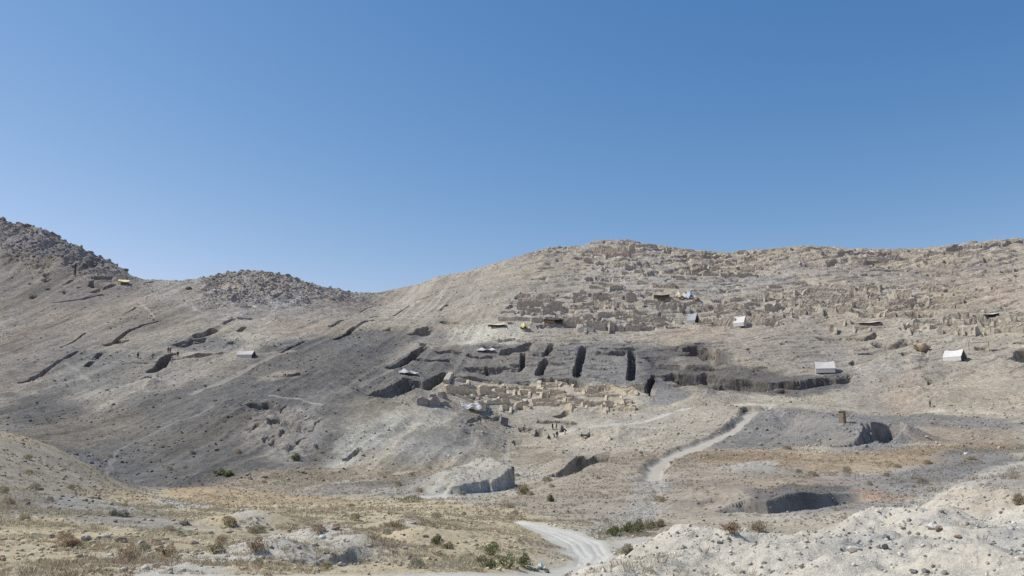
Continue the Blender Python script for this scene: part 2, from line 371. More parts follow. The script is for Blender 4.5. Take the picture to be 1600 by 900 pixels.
# dug pits on the floor with the workers (620+zx/4, 520+zy/4)
scarp(z8([(755,578),(800,580),(865,584)]), 1.7, 9, .12, .5, fw=.4)
pit(z8([(862,628),(870,590),(918,585),(908,632)]), 2.6, .1)
scarp(z8([(880,545),(960,548),(1060,552),(1145,562)]), 1.3, 9, .12, .6, fw=.4)
scarp(z8([(1040,575),(1090,574),(1120,578)]), 1.2, 6, .1, .4, fw=.4)
pit(z8([(1020,622),(1030,575),(1050,575),(1045,622)]), 2.0, .1)
pit(z8([(1135,625),(1140,600),(1195,600),(1190,625)]), 1.6, .08)
pit(z8([(718,678),(730,642),(788,645),(775,678)]), 2.0, .1)
scarp(z8([(970,520),(1010,505),(1045,488)]), 2.0, 4, .5, .6)
scarp(z8([(405,545),(440,538),(500,532)]), 1.0, 3); scarp(z8([(545,540),(650,530)]), .8, 3)
trench(z8([(1170,700),(1180,668),(1205,650)]), .8, 1.2)
scarp(z8([(690,735),(800,733),(850,728),(1000,728),(1130,725)]), 1.0, 4, .7)
scarp(z8([(440,540),(540,535)]), .8, 3)
# near gullies
scarp([(120,782),(135,778),(150,783),(168,790)], 1.2, 3.0, .3, .6)
gmound(512, 855, 1.9, 1.1, .42); scarp([(476,874),(492,876),(508,876),(524,870),(545,864)], .8, 1.6, .12, .5, fw=.3)
# ruined terraces of the summit and the skyline
z4 = lambda L: [(900+a/4., 360+b/4.) for a, b in L]
z5 = lambda L: [(1200+a/4., 360+b/4.) for a, b in L]
for pl_, h_ in [([(90,232),(160,240)], 2.5), ([(160,243),(220,250)], 3.5), ([(550,245),(700,250)], 2.5), ([(570,285),(680,287)], 3.5), ([(720,210),(830,212)], 2.5),
        ([(845,230),(900,232)], 2.5), ([(900,262),(1130,262)], 3.5), ([(1030,232),(1160,235)], 2), ([(395,275),(440,270),(475,240),(530,235)], 3), ([(790,262),(880,262)], 3),
        ([(480,340),(560,338),(620,345)], 2.5), ([(1430,208),(1520,215)], 2.5), ([(500,450),(650,455)], 4.5)]:
    scarp(z4(pl_), h_, 8, .6, 2)
for pl_, h_ in [([(660,160),(740,152),(830,150)], 5), ([(890,132),(1000,134),(1100,132)], 3.5), ([(1100,130),(1200,106),(1330,95)], 4.5), ([(225,208),(300,212),(380,225)], 2.5),
        ([(430,135),(560,133),(660,138)], 3), ([(1340,240),(1440,248)], 1.5), ([(1300,320),(1450,312)], 1.2)]:
    scarp(z5(pl_), h_, 8, .7, 2)
scarp([(835,395),(860,391),(890,390)], 2.5, 7, .7)
RZ = [(790,1020,455,510,70),(1015,1205,470,508,40),(1190,1455,444,497,90),(1400,1590,486,520,45),(910,1210,384,438,70),(1210,1590,398,436,50)]
for x0_, x1_, y0_, y1_, n_ in RZ:          # straight terrace edges among and above the ruins
    for k in range(n_):
        px = rng.uniform(x0_, x1_); py = rng.uniform(y0_, y1_); lx = rng.uniform(7, 32); sl = rng.normal(0, .025)
        scarp([(px, py), (px+lx, py+lx*sl)], rng.uniform(1.0, 2.7), 5, .12, .4, fw=.5)
for x0_, x1_, y0_, y1_, n_, lo, hi in [(800,960,455,508,12,35,100),(925,1180,440,508,16,40,110),(1190,1440,446,494,20,45,140),(1400,1580,488,518,9,40,120),(915,1130,382,432,14,40,110),(1130,1560,396,430,12,40,130)]:
    for k in range(n_):                    # long retaining terraces, following the contours
        px = rng.uniform(x0_, x1_); py = y0_+(y1_-y0_)*(k+.5)/n_; lx = rng.uniform(lo, hi)
        pl_ = [(px+lx*q/5., py+rng.normal(0, .45)) for q in range(6)]; scarp([p for p in pl_ if p[0] < 1596], rng.uniform(1.1, 1.9), 4.5, .2, .8, fw=.5)
for x0_, x1_, y_, h_ in [(925,985,381,2.6),(990,1050,389,2.2),(1060,1120,396,1.6),(1180,1260,395,1.8),(1270,1330,394,1.6)]:
    scarp([(x0_, y_), ((x0_+x1_)/2, y_-.5), (x1_, y_+.8)], h_, 5, .4, 1, fw=.5)
for k in range(90):                       # many small breaks of slope over the worked hillside
    px = rng.uniform(830, 1590); py = rng.uniform(400, 455) if rng.random() < .75 else rng.uniform(520, 575)
    lx = rng.uniform(6, 26); scarp([(px, py), (px+lx/2, py-rng.uniform(-1, 1.5)), (px+lx, py+rng.uniform(-2, 2))], rng.uniform(.8, 2.2), 5, .9, 2)
# the free-standing earth block in the middle distance
BLK = [(668,772),(700,757),(740,742),(775,732),(800,728),(807,731),(808,758),(790,768),(765,776),(735,778),(700,772)]
cx0, cy0, cz0 = cast(690, 775); cx1, cy1, cz1 = cast(806, 762)
ux, uy = cx1-cx0, cy1-cy0; ul = math.hypot(ux, uy); ux /= ul; uy /= ul
ix = np.nonzero((np.abs(X-(cx0+cx1)/2) < 16) & (np.abs(Y-(cy0+cy1)/2) < 16))[0]
bu = ((X[ix]-cx0)*ux+(Y[ix]-cy0)*uy)/ul; bv = (-(X[ix]-cx0)*uy+(Y[ix]-cy0)*ux)
bu = bu + fbm(X[ix], Y[ix], 2.2, 3, 51)*.05; bv = bv + fbm(X[ix], Y[ix], 1.6, 3, 52)*.55
prof = .35+np.clip(bu, 0, 1)**.9*.75+sstep(.72, .98, bu)*.5
jg = fbm(X[ix], Y[ix], 1.3, 3, 54)*.5
fr = sstep(0, .2, bv-.2+jg*.6)*(1-sstep(.985, 1.0, bu))*sstep(-.02, .05, bu)*sstep(9.5, 7.5, bv)
top = prof*1.5+np.clip(bv, 0, 5.5)*.19*sstep(0, .35, bu)
blk = top*fr*(1+.06*fbm(X[ix], Y[ix], .8, 3, 53))
Z[ix] += blk
BLOCK = np.zeros(len(X), bool); BLOCK[ix[blk > .35]] = True

# ------------------------------------------------------------------ albedo
base = np.array([.400, .358, .282])
COL = np.tile(base, (len(X), 1)).astype(np.float64)
def paint(poly, rgb, a=1.0, soft=2.5, wob=1.0, dmin=0):
    ix, wt = zone(poly, soft, dmin, wob); wt = (wt*a)[:, None]
    COL[ix] = COL[ix]*(1-wt)+np.array(rgb)*wt
    return ix, wt[:, 0]
paint([(0,330),(20,350),(90,370),(200,428),(190,436),(120,428),(60,420),(0,412)], (.26,.25,.235), .9, 9, 3)
paint([(0,398),(190,436),(300,445),(330,500),(240,520),(130,550),(60,600),(0,610)], (.285,.25,.208), .85, 5, 2)
paint([(40,440),(130,455),(200,460),(160,480),(60,480)], (.22,.212,.195), .5, 4, 2)
paint([(0,420),(30,420),(30,500),(0,520)], (.31,.295,.26), .6, 4, 2)
paint([(240,440),(300,436),(400,418),(480,440),(590,456),(560,480),(480,482),(400,500),(330,505),(270,480)], (.37,.345,.30), .8, 10, 3)
paint([(430,495),(540,465),(600,470),(560,495),(480,520),(420,530)], (.34,.29,.24), .6, 5, 2)
paint([(110,555),(240,545),(280,560),(350,560),(300,600),(250,600),(140,610),(60,600)], (.24,.235,.215), .7, 4, 2)
paint([(250,535),(330,525),(380,530),(375,545),(300,548)], (.20,.20,.195), .6, 3, 2)
paint([(290,565),(390,555),(360,590),(300,620),(200,625),(160,615),(240,590)], (.36,.325,.27), .6, 4, 2)
DARKP = [(0,612),(60,608),(180,634),(260,606),(320,600),(390,560),(450,530),(560,515),(630,510),(640,530),(610,560),(590,600),(560,640),(520,680),(470,720),(400,735),(320,755),(230,765),(150,740),(60,695),(0,668)]
ixd, wd = paint(DARKP, (.172,.165,.150), .95, 6, 3)
paint([(60,660),(130,640),(220,640),(200,665),(140,705),(100,700),(60,685)], (.265,.225,.17), .6, 4, 3)
paint([(0,600),(50,596),(60,612),(0,620)], (.35,.31,.25), .6, 3, 2)
paint([(390,650),(410,632),(450,640),(480,640),(500,655),(490,700),(460,720),(410,715),(392,690)], (.36,.33,.28), .8, 3, 1.5)
paint([(405,590),(430,582),(470,584),(465,596),(420,598)], (.40,.36,.29), .8, 2, 1)
paint([(480,622),(520,604),(570,610),(560,640),(500,640)], (.34,.32,.27), .6, 4, 2)
paint([(590,650),(620,638),(700,636),(720,650),(690,670),(610,678),(560,705),(510,725),(500,715),(550,680)], (.56,.53,.43), .9, 2.5, 1.5)
paint([(640,690),(720,660),(800,665),(790,700),(700,712),(620,715)], (.29,.285,.26), .7, 3, 2)
paint([(705,518),(760,505),(815,512),(800,535),(700,537)], (.55,.52,.41), .8, 3, 1.5)
paint([(640,520),(680,510),(705,520),(700,535),(640,535)], (.24,.235,.23), .6, 2, 1)
paint([(640,540),(760,535),(900,530),(1035,540),(1022,590),(1000,604),(850,592),(720,588),(640,610),(580,622),(560,610),(610,570)], (.215,.203,.18), .85, 2.5, 2)
paint([(860,535),(1030,541),(1018,590),(995,598),(860,585),(845,560)], (.235,.225,.20), .7, 1, 1)
paint([(690,597),(720,590),(850,596),(900,600),(990,606),(1000,640),(900,640),(740,640),(650,636)], (.47,.415,.325), .85, 1.5, 1)
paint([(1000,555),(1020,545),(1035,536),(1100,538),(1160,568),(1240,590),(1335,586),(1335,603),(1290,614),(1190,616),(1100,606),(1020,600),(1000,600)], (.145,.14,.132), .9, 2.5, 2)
paint([(1050,560),(1140,568),(1140,574),(1060,574)], (.28,.255,.215), .7, 1.5, 1)
paint([(1010,600),(1040,590),(1130,630),(1020,634)], (.21,.205,.2), .8, 2, 1)
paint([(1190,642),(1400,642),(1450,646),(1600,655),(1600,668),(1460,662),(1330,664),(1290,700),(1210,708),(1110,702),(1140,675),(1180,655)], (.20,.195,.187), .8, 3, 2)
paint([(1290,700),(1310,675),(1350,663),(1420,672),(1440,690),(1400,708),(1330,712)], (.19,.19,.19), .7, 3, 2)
paint([(1345,690),(1400,680),(1430,695),(1370,712)], (.30,.30,.29), .6, 2, 1)
paint([(1372,637),(1392,598),(1425,580),(1440,600),(1445,637)], (.40,.335,.265), .85, 3, 1)
paint([(1320,637),(1340,580),(1390,570),(1400,590),(1375,637)], (.345,.31,.265), .6, 3, 1)
paint([(1100,500),(1300,500),(1330,560),(1260,590),(1160,560),(1100,540)], (.30,.272,.238), .5, 4, 2)
paint([(1030,505),(1080,500),(1200,515),(1170,530),(1060,535),(1020,520)], (.41,.345,.275), .6, 3, 2)
paint([(1060,440),(1200,425),(1230,445),(1130,470),(1080,460)], (.39,.37,.325), .6, 4, 2)
paint([(1000,440),(1060,430),(1240,430),(1260,445),(1130,445)], (.27,.265,.26), .5, 2, 2)
paint([(1440,440),(1600,430),(1600,480),(1460,480)], (.41,.35,.28), .6, 5, 3)
paint([(1520,440),(1600,420),(1600,470),(1540,480)], (.43,.355,.28), .5, 5, 2)
paint([(1200,415),(1600,405),(1600,425),(1250,435)], (.335,.30,.26), .5, 4, 3)
for pl_ in ([(790,460),(905,455),(925,440),(1012,436),(1020,512),(900,516),(790,505)], [(1020,478),(1200,470),(1350,480),(1345,492),(1250,508),(1030,510)], [(1190,446),(1340,443),(1450,450),(1452,480),(1350,496),(1250,492),(1190,484)], [(1400,498),(1596,482),(1600,522),(1400,520)], [(925,382),(1050,390),(1060,440),(930,440)]):
    paint(pl_, (.42,.385,.325), .6, 3, 2)
paint([(668,772),(700,752),(740,738),(800,726),(808,730),(809,760),(765,778),(735,780),(700,776)], (.43,.41,.35), .8, .8, .4)
paint([(808,728),(860,730),(850,750),(812,760)], (.43,.41,.36), .7, 1, .6)
# gentle lower slopes
paint([(810,712),(1010,705),(1150,700),(1320,730),(1300,760),(1170,800),(1000,815),(880,812),(800,790),(790,760),(850,750)], (.305,.262,.205), .85, 4, 2)
paint([(1150,706),(1300,712),(1420,712),(1500,700),(1600,680),(1600,700),(1470,728),(1300,738),(1170,730),(1080,720)], (.32,.24,.155), .8, 2.5, 2)
paint([(1450,660),(1600,668),(1600,690),(1480,700),(1420,690)], (.30,.24,.18), .7, 3, 2)
paint([(1125,722),(1215,722),(1220,740),(1125,740)], (.40,.385,.34), .7, 1.5, 1)
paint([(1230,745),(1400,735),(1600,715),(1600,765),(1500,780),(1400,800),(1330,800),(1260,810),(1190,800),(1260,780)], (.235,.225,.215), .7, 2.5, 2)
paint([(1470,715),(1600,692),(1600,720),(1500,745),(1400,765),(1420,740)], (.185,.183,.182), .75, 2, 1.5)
paint([(1335,762),(1370,765),(1425,776),(1400,784),(1340,775)], (.37,.25,.17), .7, 1, 1)
paint([(1130,752),(1300,742),(1330,755),(1290,760),(1180,765)], (.33,.27,.20), .6, 1.5, 1)
paint([(1170,780),(1220,758),(1330,760),(1332,768),(1260,785),(1180,795)], (.14,.13,.125), .9, .8, .3)  # pit face painted darker to deepen its shade
paint([(1000,746),(1040,744),(1040,770),(1000,770)], (.21,.21,.205), .7, 1, 1)
paint([(350,740),(420,725),(560,720),(660,725),(700,715),(700,735),(600,760),(430,765),(330,762)], (.33,.27,.19), .7, 3, 2)
paint([(480,750),(600,740),(690,735),(700,765),(660,775),(560,775),(480,768)], (.25,.242,.225), .6, 2, 1.5)
# foreground field
paint([(160,768),(240,763),(420,772),(600,778),(700,782),(780,795),(850,815),(870,850),(880,890),(860,940),(-200,940),(-200,790)], (.46,.385,.25), .9, 2, 1.5)
paint([(-200,672),(0,676),(60,692),(110,713),(160,741),(210,766),(150,790),(0,800),(-200,800)], (.30,.267,.208), .85, 2, 1)
paint([(-60,668),(0,675),(60,690),(110,711),(160,739),(205,764),(195,768),(150,748),(100,722),(50,703),(0,690)], (.38,.33,.235), .7, .8, .4)
paint([(0,780),(110,775),(200,785),(300,812),(330,830),(200,822),(80,812),(0,812)], (.265,.255,.235), .75, 1, 1)
paint([(260,763),(330,763),(420,769),(560,777),(590,783),(470,786),(390,790),(330,795),(290,785)], (.39,.29,.175), .7, 1, 1)
paint([(330,762),(470,768),(700,779),(690,784),(400,772)], (.41,.37,.27), .6, .8, .8)
FGC = (.55,.51,.425)
for pl_ in ([(200,880),(330,858),(420,850),(440,870),(360,878),(330,940),(150,940)], [(100,875),(180,862),(200,870),(160,886)], [(410,840),(470,835),(560,860),(630,846),(600,868),(500,885),(400,872)], [(635,815),(660,815),(665,830),(640,832)],
            [(260,780),(330,785),(320,797),(240,792)], [(380,812),(410,812),(405,830),(375,830)], [(490,820),(540,820),(560,840),(500,842)]):
    paint(pl_, (.48,.455,.40), .75, .8, .8)
HEAP = [(860,905),(905,895),(945,884),(975,870),(1000,860),(1030,846),(1060,836),(1100,831),(1200,833),(1290,829),(1330,811),(1370,796),(1420,799),(1450,791),(1490,772),(1550,769),(1700,764),(1900,900),(1700,1100),(1000,1100)]
paint(HEAP, FGC, .92, .7, .4)
for pl_ in ([(1440,792),(1500,776),(1600,772),(1600,800),(1520,805),(1470,800)], [(1300,850),(1400,835),(1420,850),(1380,870),(1300,875)], [(1500,850),(1600,840),(1600,870),(1520,880)]):
    paint(pl_, (.43,.36,.27) if pl_[0][0] == 1440 else (.40,.385,.35), .6, .6, .6)
paint([(985,832),(1040,820),(1200,822),(1290,820),(1290,829),(1100,830),(1040,840)], (.36,.315,.24), .7, 1, .6)
# grain of the slopes: streaks down the fall line, patches, pebbly speckle
sx, sy, _ = cast(480, 540); ex, ey, _ = cast(120, 700)
dl = math.hypot(ex-sx, ey-sy); dxs, dys = (ex-sx)/dl, (ey-sy)/dl
su = X*dxs+Y*dys; sv = -X*dys+Y*dxs
streak = noise(su/22, sv/1.1, 61)+.6*noise(su/11, sv/.5, 62)
lsl = sstep(R(4), R(-6), AR)*farm
COL *= ((1+.07*streak*lsl)*(1-.13*lsl*sstep(.05, .35, noise(su/70, sv/7, 67)))*(1-.08*lsl*sstep(.1, .3, noise(su/30, sv/2.5, 69))))[:, None]
COL *= (1+.17*fbm(X, Y, 18, 4, 71)*farm+.22*fbm(X, Y, 3.2, 4, 72))[:, None]
tint = fbm(X, Y, 30, 3, 77)*farm+.6*fbm(X, Y, 6, 2, 78)
COL *= np.stack([1+.03*tint, 1+.0*tint, 1-.05*tint], 1)
sp = noise(X/.45, Y/.45, 81)+noise(X/.9, Y/.9, 82)
COL *= (1+.10*sp*sstep(30, 90, D))[:, None]
# thin layering in the cut faces, plus darker colour that deepens their shade
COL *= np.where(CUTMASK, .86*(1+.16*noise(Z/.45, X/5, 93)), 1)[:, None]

# ------------------------------------------------------------------ small relief
rocky = np.zeros(len(X))
def addrock(poly, a, soft=5): 
    ix, wt = zone(poly, soft, 0, 2); rocky[ix] = np.maximum(rocky[ix], wt*a)
addrock([(0,320),(60,350),(200,425),(200,436),(120,425),(60,412),(0,405)], .9, 14)
addrock([(295,436),(400,415),(500,440),(590,455),(560,470),(470,478),(390,480),(330,480)], .8, 16)
addrock([(830,380),(930,365),(1600,360),(1600,400),(1250,420),(830,420)], .35)
rdg = lambda s, sd_: (1-np.abs(fbm(X, Y, s, 3, sd_))*3.2)
Z += rocky*(domes(X, Y, 4.2, .6, 1, .12, .4)*.45+domes(X, Y, 2.0, .8, 2, .15, .4)*.6+np.abs(fbm(X, Y, 7, 5, 46))*4.2-.8+np.clip(rdg(9, 47), 0, 1)*1.0)*sstep(460, 420, D)*inv
# broken contour-wise ledges on the dug right half of the hill
rt = sstep(R(-4), R(3), AR)*sstep(205, 235, D)*sstep(470, 430, D)*inv
wy_ = Y+fbm(X, Y, 9, 3, 48)*2.5
n1_ = noise(X/8.5, wy_/1.7, 49); n2_ = noise(X/4, wy_/.95, 50)
Z += rt*(.35+.35*sstep(270, 300, D)+.4*sstep(365, 385, D))*(sstep(.05, .26, n1_)*.9+sstep(.1, .32, n2_)*.35-.4)
# eroded rills on the left half
lf = sstep(R(2), R(-5), AR)*farm*sstep(470, 430, D)*inv
Z += lf*(np.abs(noise(su/26, sv/3.4, 63))*-.45+np.abs(noise(su/9, sv/1.6, 64))*-.12)
pc, wc_ = zone([(388,650),(415,634),(500,640),(492,700),(460,716),(412,712)], 2, 0, 2); crk = np.abs(fbm(X[pc], Y[pc], 5, 4, 65))
Z[pc] -= wc_*(np.clip(.10-crk, 0, 1)*13); Z[pc] += wc_*.6*fbm(X[pc], Y[pc], 2, 3, 66)
hm = farm*sstep(470, 430, D)*inv
Z += hm*(fbm(X, Y, 1.9, 3, 42)*.16)
Z += hm*domes(X, Y, 1.7, .22, 5, .12, .36)*.6*(.5+.5*sstep(-.2, .4, fbm(X, Y, 25, 2, 90)))
Z += hm*domes(X, Y, .9, .25, 6, .15, .4)*.5
heapm = np.zeros(len(X)); ixh, wh = zone(HEAP, .6, 0, .3); heapm[ixh] = wh*(D[ixh] < 70)
Z += near*(fbm(X, Y, 1.6, 4, 43)*.12)*sstep(5, 14, D)
lump = np.abs(fbm(X, Y, 3.2, 4, 44))
Z += heapm*(lump*.8-.12+fbm(X, Y, .7, 3, 102)*.13+domes(X, Y, .5, .2, 7, .10, .36)*.4+domes(X, Y, .22, .4, 8, .12, .4)*.45)*sstep(10, 16, D)
Z += (1-heapm)*near*sstep(14, 18, D)*(domes(X, Y, .45, .25, 9, .12, .4)*.5)
bl = D > 60; 
Z += np.where(bl, fbm(X, Y, .9, 2, 45)*.05*sstep(150, 70, D), 0)

# ------------------------------------------------------------------ roads and paths, cut out of the same ground
Z += CUTMASK*(D > 100)*(fbm(X, Y, 1.3, 2, 68)*.45)
TYPE = np.zeros(len(X), np.int8)          # 0 ground, 1 hillside, 2 dirt road, 3 footpath, 4 spoil heap, 5 rocky ridge
TYPE[D > 112] = 1
ridge = rocky > .6
TYPE[ridge & (D > 300)] = 5
TYPE[(heapm > .5)] = 4
TYPE[BLOCK] = 6
base_ok = base_z(X, Y)
def road(poly, ty, rgb, dmin=0, dig=.12, wob=.3, keep=.35):
    PL = castp(poly, dmin); ix = sel(PL, 2); x, y = X[ix], Y[ix]
    xw = x+fbm(x, y, 2.5, 3, 12)*wob*2; yw = y+fbm(x, y, 2.5, 3, 24)*wob*2
    ins = inpoly(xw, yw, PL); d = seg_info(xw, yw, np.vstack([PL, PL[:1]]))[0]; d = np.where(ins, d, -d)
    wt = sstep(-.9, .6, d)
    Z[ix] = Z[ix]*(1-wt)+(base_ok[ix]-dig+(Z[ix]-base_ok[ix])*keep*.3)*wt
    m = ix[d > 0]; TYPE[m] = ty
    wc = sstep(-.3, .4, d)[:, None]*.92; COL[ix] = COL[ix]*(1-wc)+np.array(rgb)*wc*(1+.10*fbm(x, y, 1.2, 3, 33))[:, None]
def path(pl, width, rgb=(.43,.40,.345), dmin=0, ty=3, a=.75):
    PL = castp(pl, dmin); ix = sel(PL, width+1); x, y = X[ix], Y[ix]
    d, s, par, tot, zr = seg_info(x, y, PL); d = d+fbm(x, y, 3, 3, 14)*width*.45
    TYPE[ix[d < width/2]] = ty
    wc = (sstep(width*.75, width*.3, d)*a)[:, None]; COL[ix] = COL[ix]*(1-wc)+np.array(rgb)*wc
    Z[ix] = Z[ix]-.15*wc[:, 0]
RC = (.475,.46,.41)
road([(788,812),(812,811),(845,816),(905,829),(958,846),(968,862),(955,880),(925,892),(880,897),(868,905),(-40,905),(-40,895),(300,894),(700,892),(850,890),(888,880),(886,868),(866,848),(828,826)], 2, RC)
for q, off in ((.28, 0), (.42, 0), (.62, 0), (.74, 0)):   # wheel ruts
    l = [(795,812),(828,826),(866,848),(886,868),(882,880)]; r = [(812,811),(905,829),(958,846),(966,862),(950,880)]
    PL = castp([(a[0]*(1-q)+b[0]*q, a[1]*(1-q)+b[1]*q) for a, b in zip(l, r)]); ix = sel(PL, 1)
    d = seg_info(X[ix], Y[ix], PL)[0]+fbm(X[ix], Y[ix], 1.5, 2, 8)*.1; g = np.exp(-(d/.16)**2)
    COL[ix] *= (1+.12*g)[:, None]; Z[ix] -= .045*g
road([(1003,748),(1010,728),(1030,712),(1060,700),(1098,687),(1135,671),(1156,655),(1163,642),(1202,639),(1190,652),(1168,668),(1130,685),(1085,703),(1050,718),(1036,735),(1034,750)], 2, (.415,.385,.325), 0, .6)
road([(960,842),(1010,836),(1040,838),(1000,850),(965,858)], 2, (.43,.405,.35))
road([(600,780),(650,775),(700,772),(704,777),(650,782)], 2, (.46,.45,.41), 0, .1)
path([(400,768),(440,760),(500,750),(545,744),(600,733),(640,727)], 1.6, (.48,.44,.36)); path([(330,762),(400,766),(470,760)], 2.0, (.45,.415,.34), a=.6)
path([(1600,722),(1560,732),(1530,745),(1490,764),(1450,778),(1415,795)], 2.4, (.50,.47,.40), a=.95)
path([(1456,637),(1500,637),(1530,640),(1560,645),(1605,650)], 3.0, (.50,.475,.41), a=.9)
path([(870,679),(900,675),(960,670),(1010,664),(1050,650),(1090,641),(1150,636),(1200,638)], 3.4, (.52,.50,.435), a=.9)
path([(300,616),(335,602),(370,585),(400,567),(430,552),(455,546)], 2.4, (.37,.335,.28))
path([(0,612),(30,606),(60,585),(95,563),(140,548),(220,545),(370,552),(440,548)], 1.2, (.38,.34,.28))
path([(420,622),(455,625),(500,633)], .9); path([(128,722),(180,703),(225,683),(330,640)], .9, (.33,.31,.28), a=.5)
path([(220,478),(232,487),(240,499)], .8); path([(298,480),(306,490),(320,493)], .8); path([(100,568),(120,575),(140,590)], .8, a=.5)
path([(368,510),(385,525),(400,533)], .9, a=.5)
path([(430,545),(540,505),(620,470),(690,450)], 1.0, (.37,.33,.28), a=.5)
path([(962,838),(985,815),(1005,790),(1015,768),(1020,745)], 3.2, (.44,.415,.36), a=.75)
path([(0,895),(200,896)], .4, a=.1)
path([(1030,830),(1010,800),(1030,770),(1022,748)], 1.2, (.43,.40,.345), a=.6)
path([(950,705),(1000,705),(1040,706)], .7, (.44,.42,.37))
path([(1200,690),(1240,672),(1262,655)], 1.0, (.33,.29,.25), a=.5); path([(1275,640),(1300,655),(1312,663)], .9, a=.5)
path([(1150,750),(1230,745),(1330,735)], 1.2, (.40,.36,.29), a=.5)
path([(795,700),(790,715),(800,727)], 1.0, (.44,.40,.34), a=.6)
path([(700,640),(770,642),(800,640)], .8, a=.4)
# shoulders kept inside plausible albedo
COL = np.clip(COL, .05, .68)

# ------------------------------------------------------------------ meshes
def simple_mat(name, rgb, rough=.95, nscale=6, namp=.15, bump=.3, bscale=12):
    m = bpy.data.materials.new(name); m.use_nodes = True; t = m.node_tree; b = t.nodes['Principled BSDF']
    b.inputs['Roughness'].default_value = rough; b.inputs['Specular IOR Level'].default_value = .15
    tc = t.nodes.new('ShaderNodeTexCoord'); nz = t.nodes.new('ShaderNodeTexNoise'); nz.inputs['Scale'].default_value = nscale; nz.inputs['Detail'].default_value = 5
    t.links.new(tc.outputs['Object'], nz.inputs['Vector'])
    rp = t.nodes.new('ShaderNodeMapRange'); rp.inputs[1].default_value = .3; rp.inputs[2].default_value = .7; rp.inputs[3].default_value = 1-namp; rp.inputs[4].default_value = 1+namp
    t.links.new(nz.outputs['Fac'], rp.inputs[0])
    mx = t.nodes.new('ShaderNodeVectorMath'); mx.operation = 'SCALE'; mx.inputs[0].default_value = rgb
    t.links.new(rp.outputs[0], mx.inputs['Scale']); t.links.new(mx.outputs[0], b.inputs['Base Color'])
    if bump:
        n2 = t.nodes.new('ShaderNodeTexNoise'); n2.inputs['Scale'].default_value = bscale; n2.inputs['Detail'].default_value = 4; t.links.new(tc.outputs['Object'], n2.inputs['Vector'])
        bp = t.nodes.new('ShaderNodeBump'); bp.inputs['Strength'].default_value = bump; bp.inputs['Distance'].default_value = .05
        t.links.new(n2.outputs['Fac'], bp.inputs['Height']); t.links.new(bp.outputs[0], b.inputs['Normal'])
    return m
def attr_mat(name, s1=1.1, s2=7.0, amp=.28, dist=.12, strength=.7):
    """earth: the colour of each place comes from the mesh, grain and stones from noise"""
    m = bpy.data.materials.new(name); m.use_nodes = True; t = m.node_tree; b = t.nodes['Principled BSDF']
    b.inputs['Roughness'].default_value = .95; b.inputs['Specular IOR Level'].default_value = .1
    at = t.nodes.new('ShaderNodeAttribute'); at.attribute_name = 'Col'
    ge = t.nodes.new('ShaderNodeNewGeometry')
    n1 = t.nodes.new('ShaderNodeTexNoise'); n1.inputs['Scale'].default_value = s1; n1.inputs['Detail'].default_value = 7; n1.inputs['Roughness'].default_value = .68
    n2 = t.nodes.new('ShaderNodeTexNoise'); n2.inputs['Scale'].default_value = s2; n2.inputs['Detail'].default_value = 4; n2.inputs['Roughness'].default_value = .7
    for nn in (n1, n2): t.links.new(ge.outputs['Position'], nn.inputs['Vector'])
    ad = t.nodes.new('ShaderNodeMath'); ad.operation = 'ADD'; t.links.new(n1.outputs['Fac'], ad.inputs[0]); t.links.new(n2.outputs['Fac'], ad.inputs[1])
    rp = t.nodes.new('ShaderNodeMapRange'); rp.inputs[1].default_value = .72; rp.inputs[2].default_value = 1.28; rp.inputs[3].default_value = 1-amp; rp.inputs[4].default_value = 1+amp
    t.links.new(ad.outputs[0], rp.inputs[0])
    mx = t.nodes.new('ShaderNodeVectorMath'); mx.operation = 'SCALE'
    t.links.new(at.outputs['Color'], mx.inputs[0]); t.links.new(rp.outputs[0], mx.inputs['Scale']); t.links.new(mx.outputs[0], b.inputs['Base Color'])
    bp = t.nodes.new('ShaderNodeBump'); bp.inputs['Strength'].default_value = strength; bp.inputs['Distance'].default_value = dist
    t.links.new(ad.outputs[0], bp.inputs['Height']); t.links.new(bp.outputs[0], b.inputs['Normal'])
    return m
M_earth = attr_mat('earth_far', 1.3, 5.0, .38, .26, .9)
M_near = attr_mat('earth_near', 2.6, 16.0, .27, .06, .85)
M_road = attr_mat('road_dust', 2.2, 12.0, .16, .04, .6)
Zg = Z.reshape(nA, nR)
def zat(x, y):
    a = math.atan2(x, y); d = math.hypot(x, y)
    u = float(np.interp(a, AZ, np.arange(nA))); v = float(np.interp(d, RR, np.arange(nR)))
    i = min(int(u), nA-2); j = min(int(v), nR-2); fu = u-i; fv = v-j
    return float((Zg[i, j]*(1-fu)+Zg[i+1, j]*fu)*(1-fv)+(Zg[i, j+1]*(1-fu)+Zg[i+1, j+1]*fu)*fv)
def castf(px, py, dmin=9.0):
    """first hit on the finished ground"""
    a, t = azt(px, py); u = float(np.interp(a, AZ, np.arange(nA))); i = int(u); fu = u-i
    prof = (Zg[i]*(1-fu)+Zg[i+1]*fu); ok = (prof/RR >= t) & (RR > dmin); k = int(np.argmax(ok)) if ok.any() else nR-50
    d = RR[k]; return d*math.sin(a), d*math.cos(a), float(prof[k])
def mesh_np(name, V, F, col=None, mat=None):
    me = bpy.data.meshes.new(name); k = F.shape[1]
    me.vertices.add(len(V)); me.vertices.foreach_set('co', np.ascontiguousarray(V, np.float32).ravel())
    me.loops.add(F.size); me.loops.foreach_set('vertex_index', F.astype(np.int32).ravel())
    me.polygons.add(len(F)); me.polygons.foreach_set('loop_start', np.arange(0, F.size, k, dtype=np.int32)); me.polygons.foreach_set('loop_total', np.full(len(F), k, np.int32))
    if col is not None:
        at = me.color_attributes.new('Col', 'FLOAT_COLOR', 'POINT'); at.data.foreach_set('color', np.c_[col, np.ones(len(col))].astype(np.float32).ravel())
    me.update(calc_edges=True)
    if mat: me.materials.append(mat)
    return me
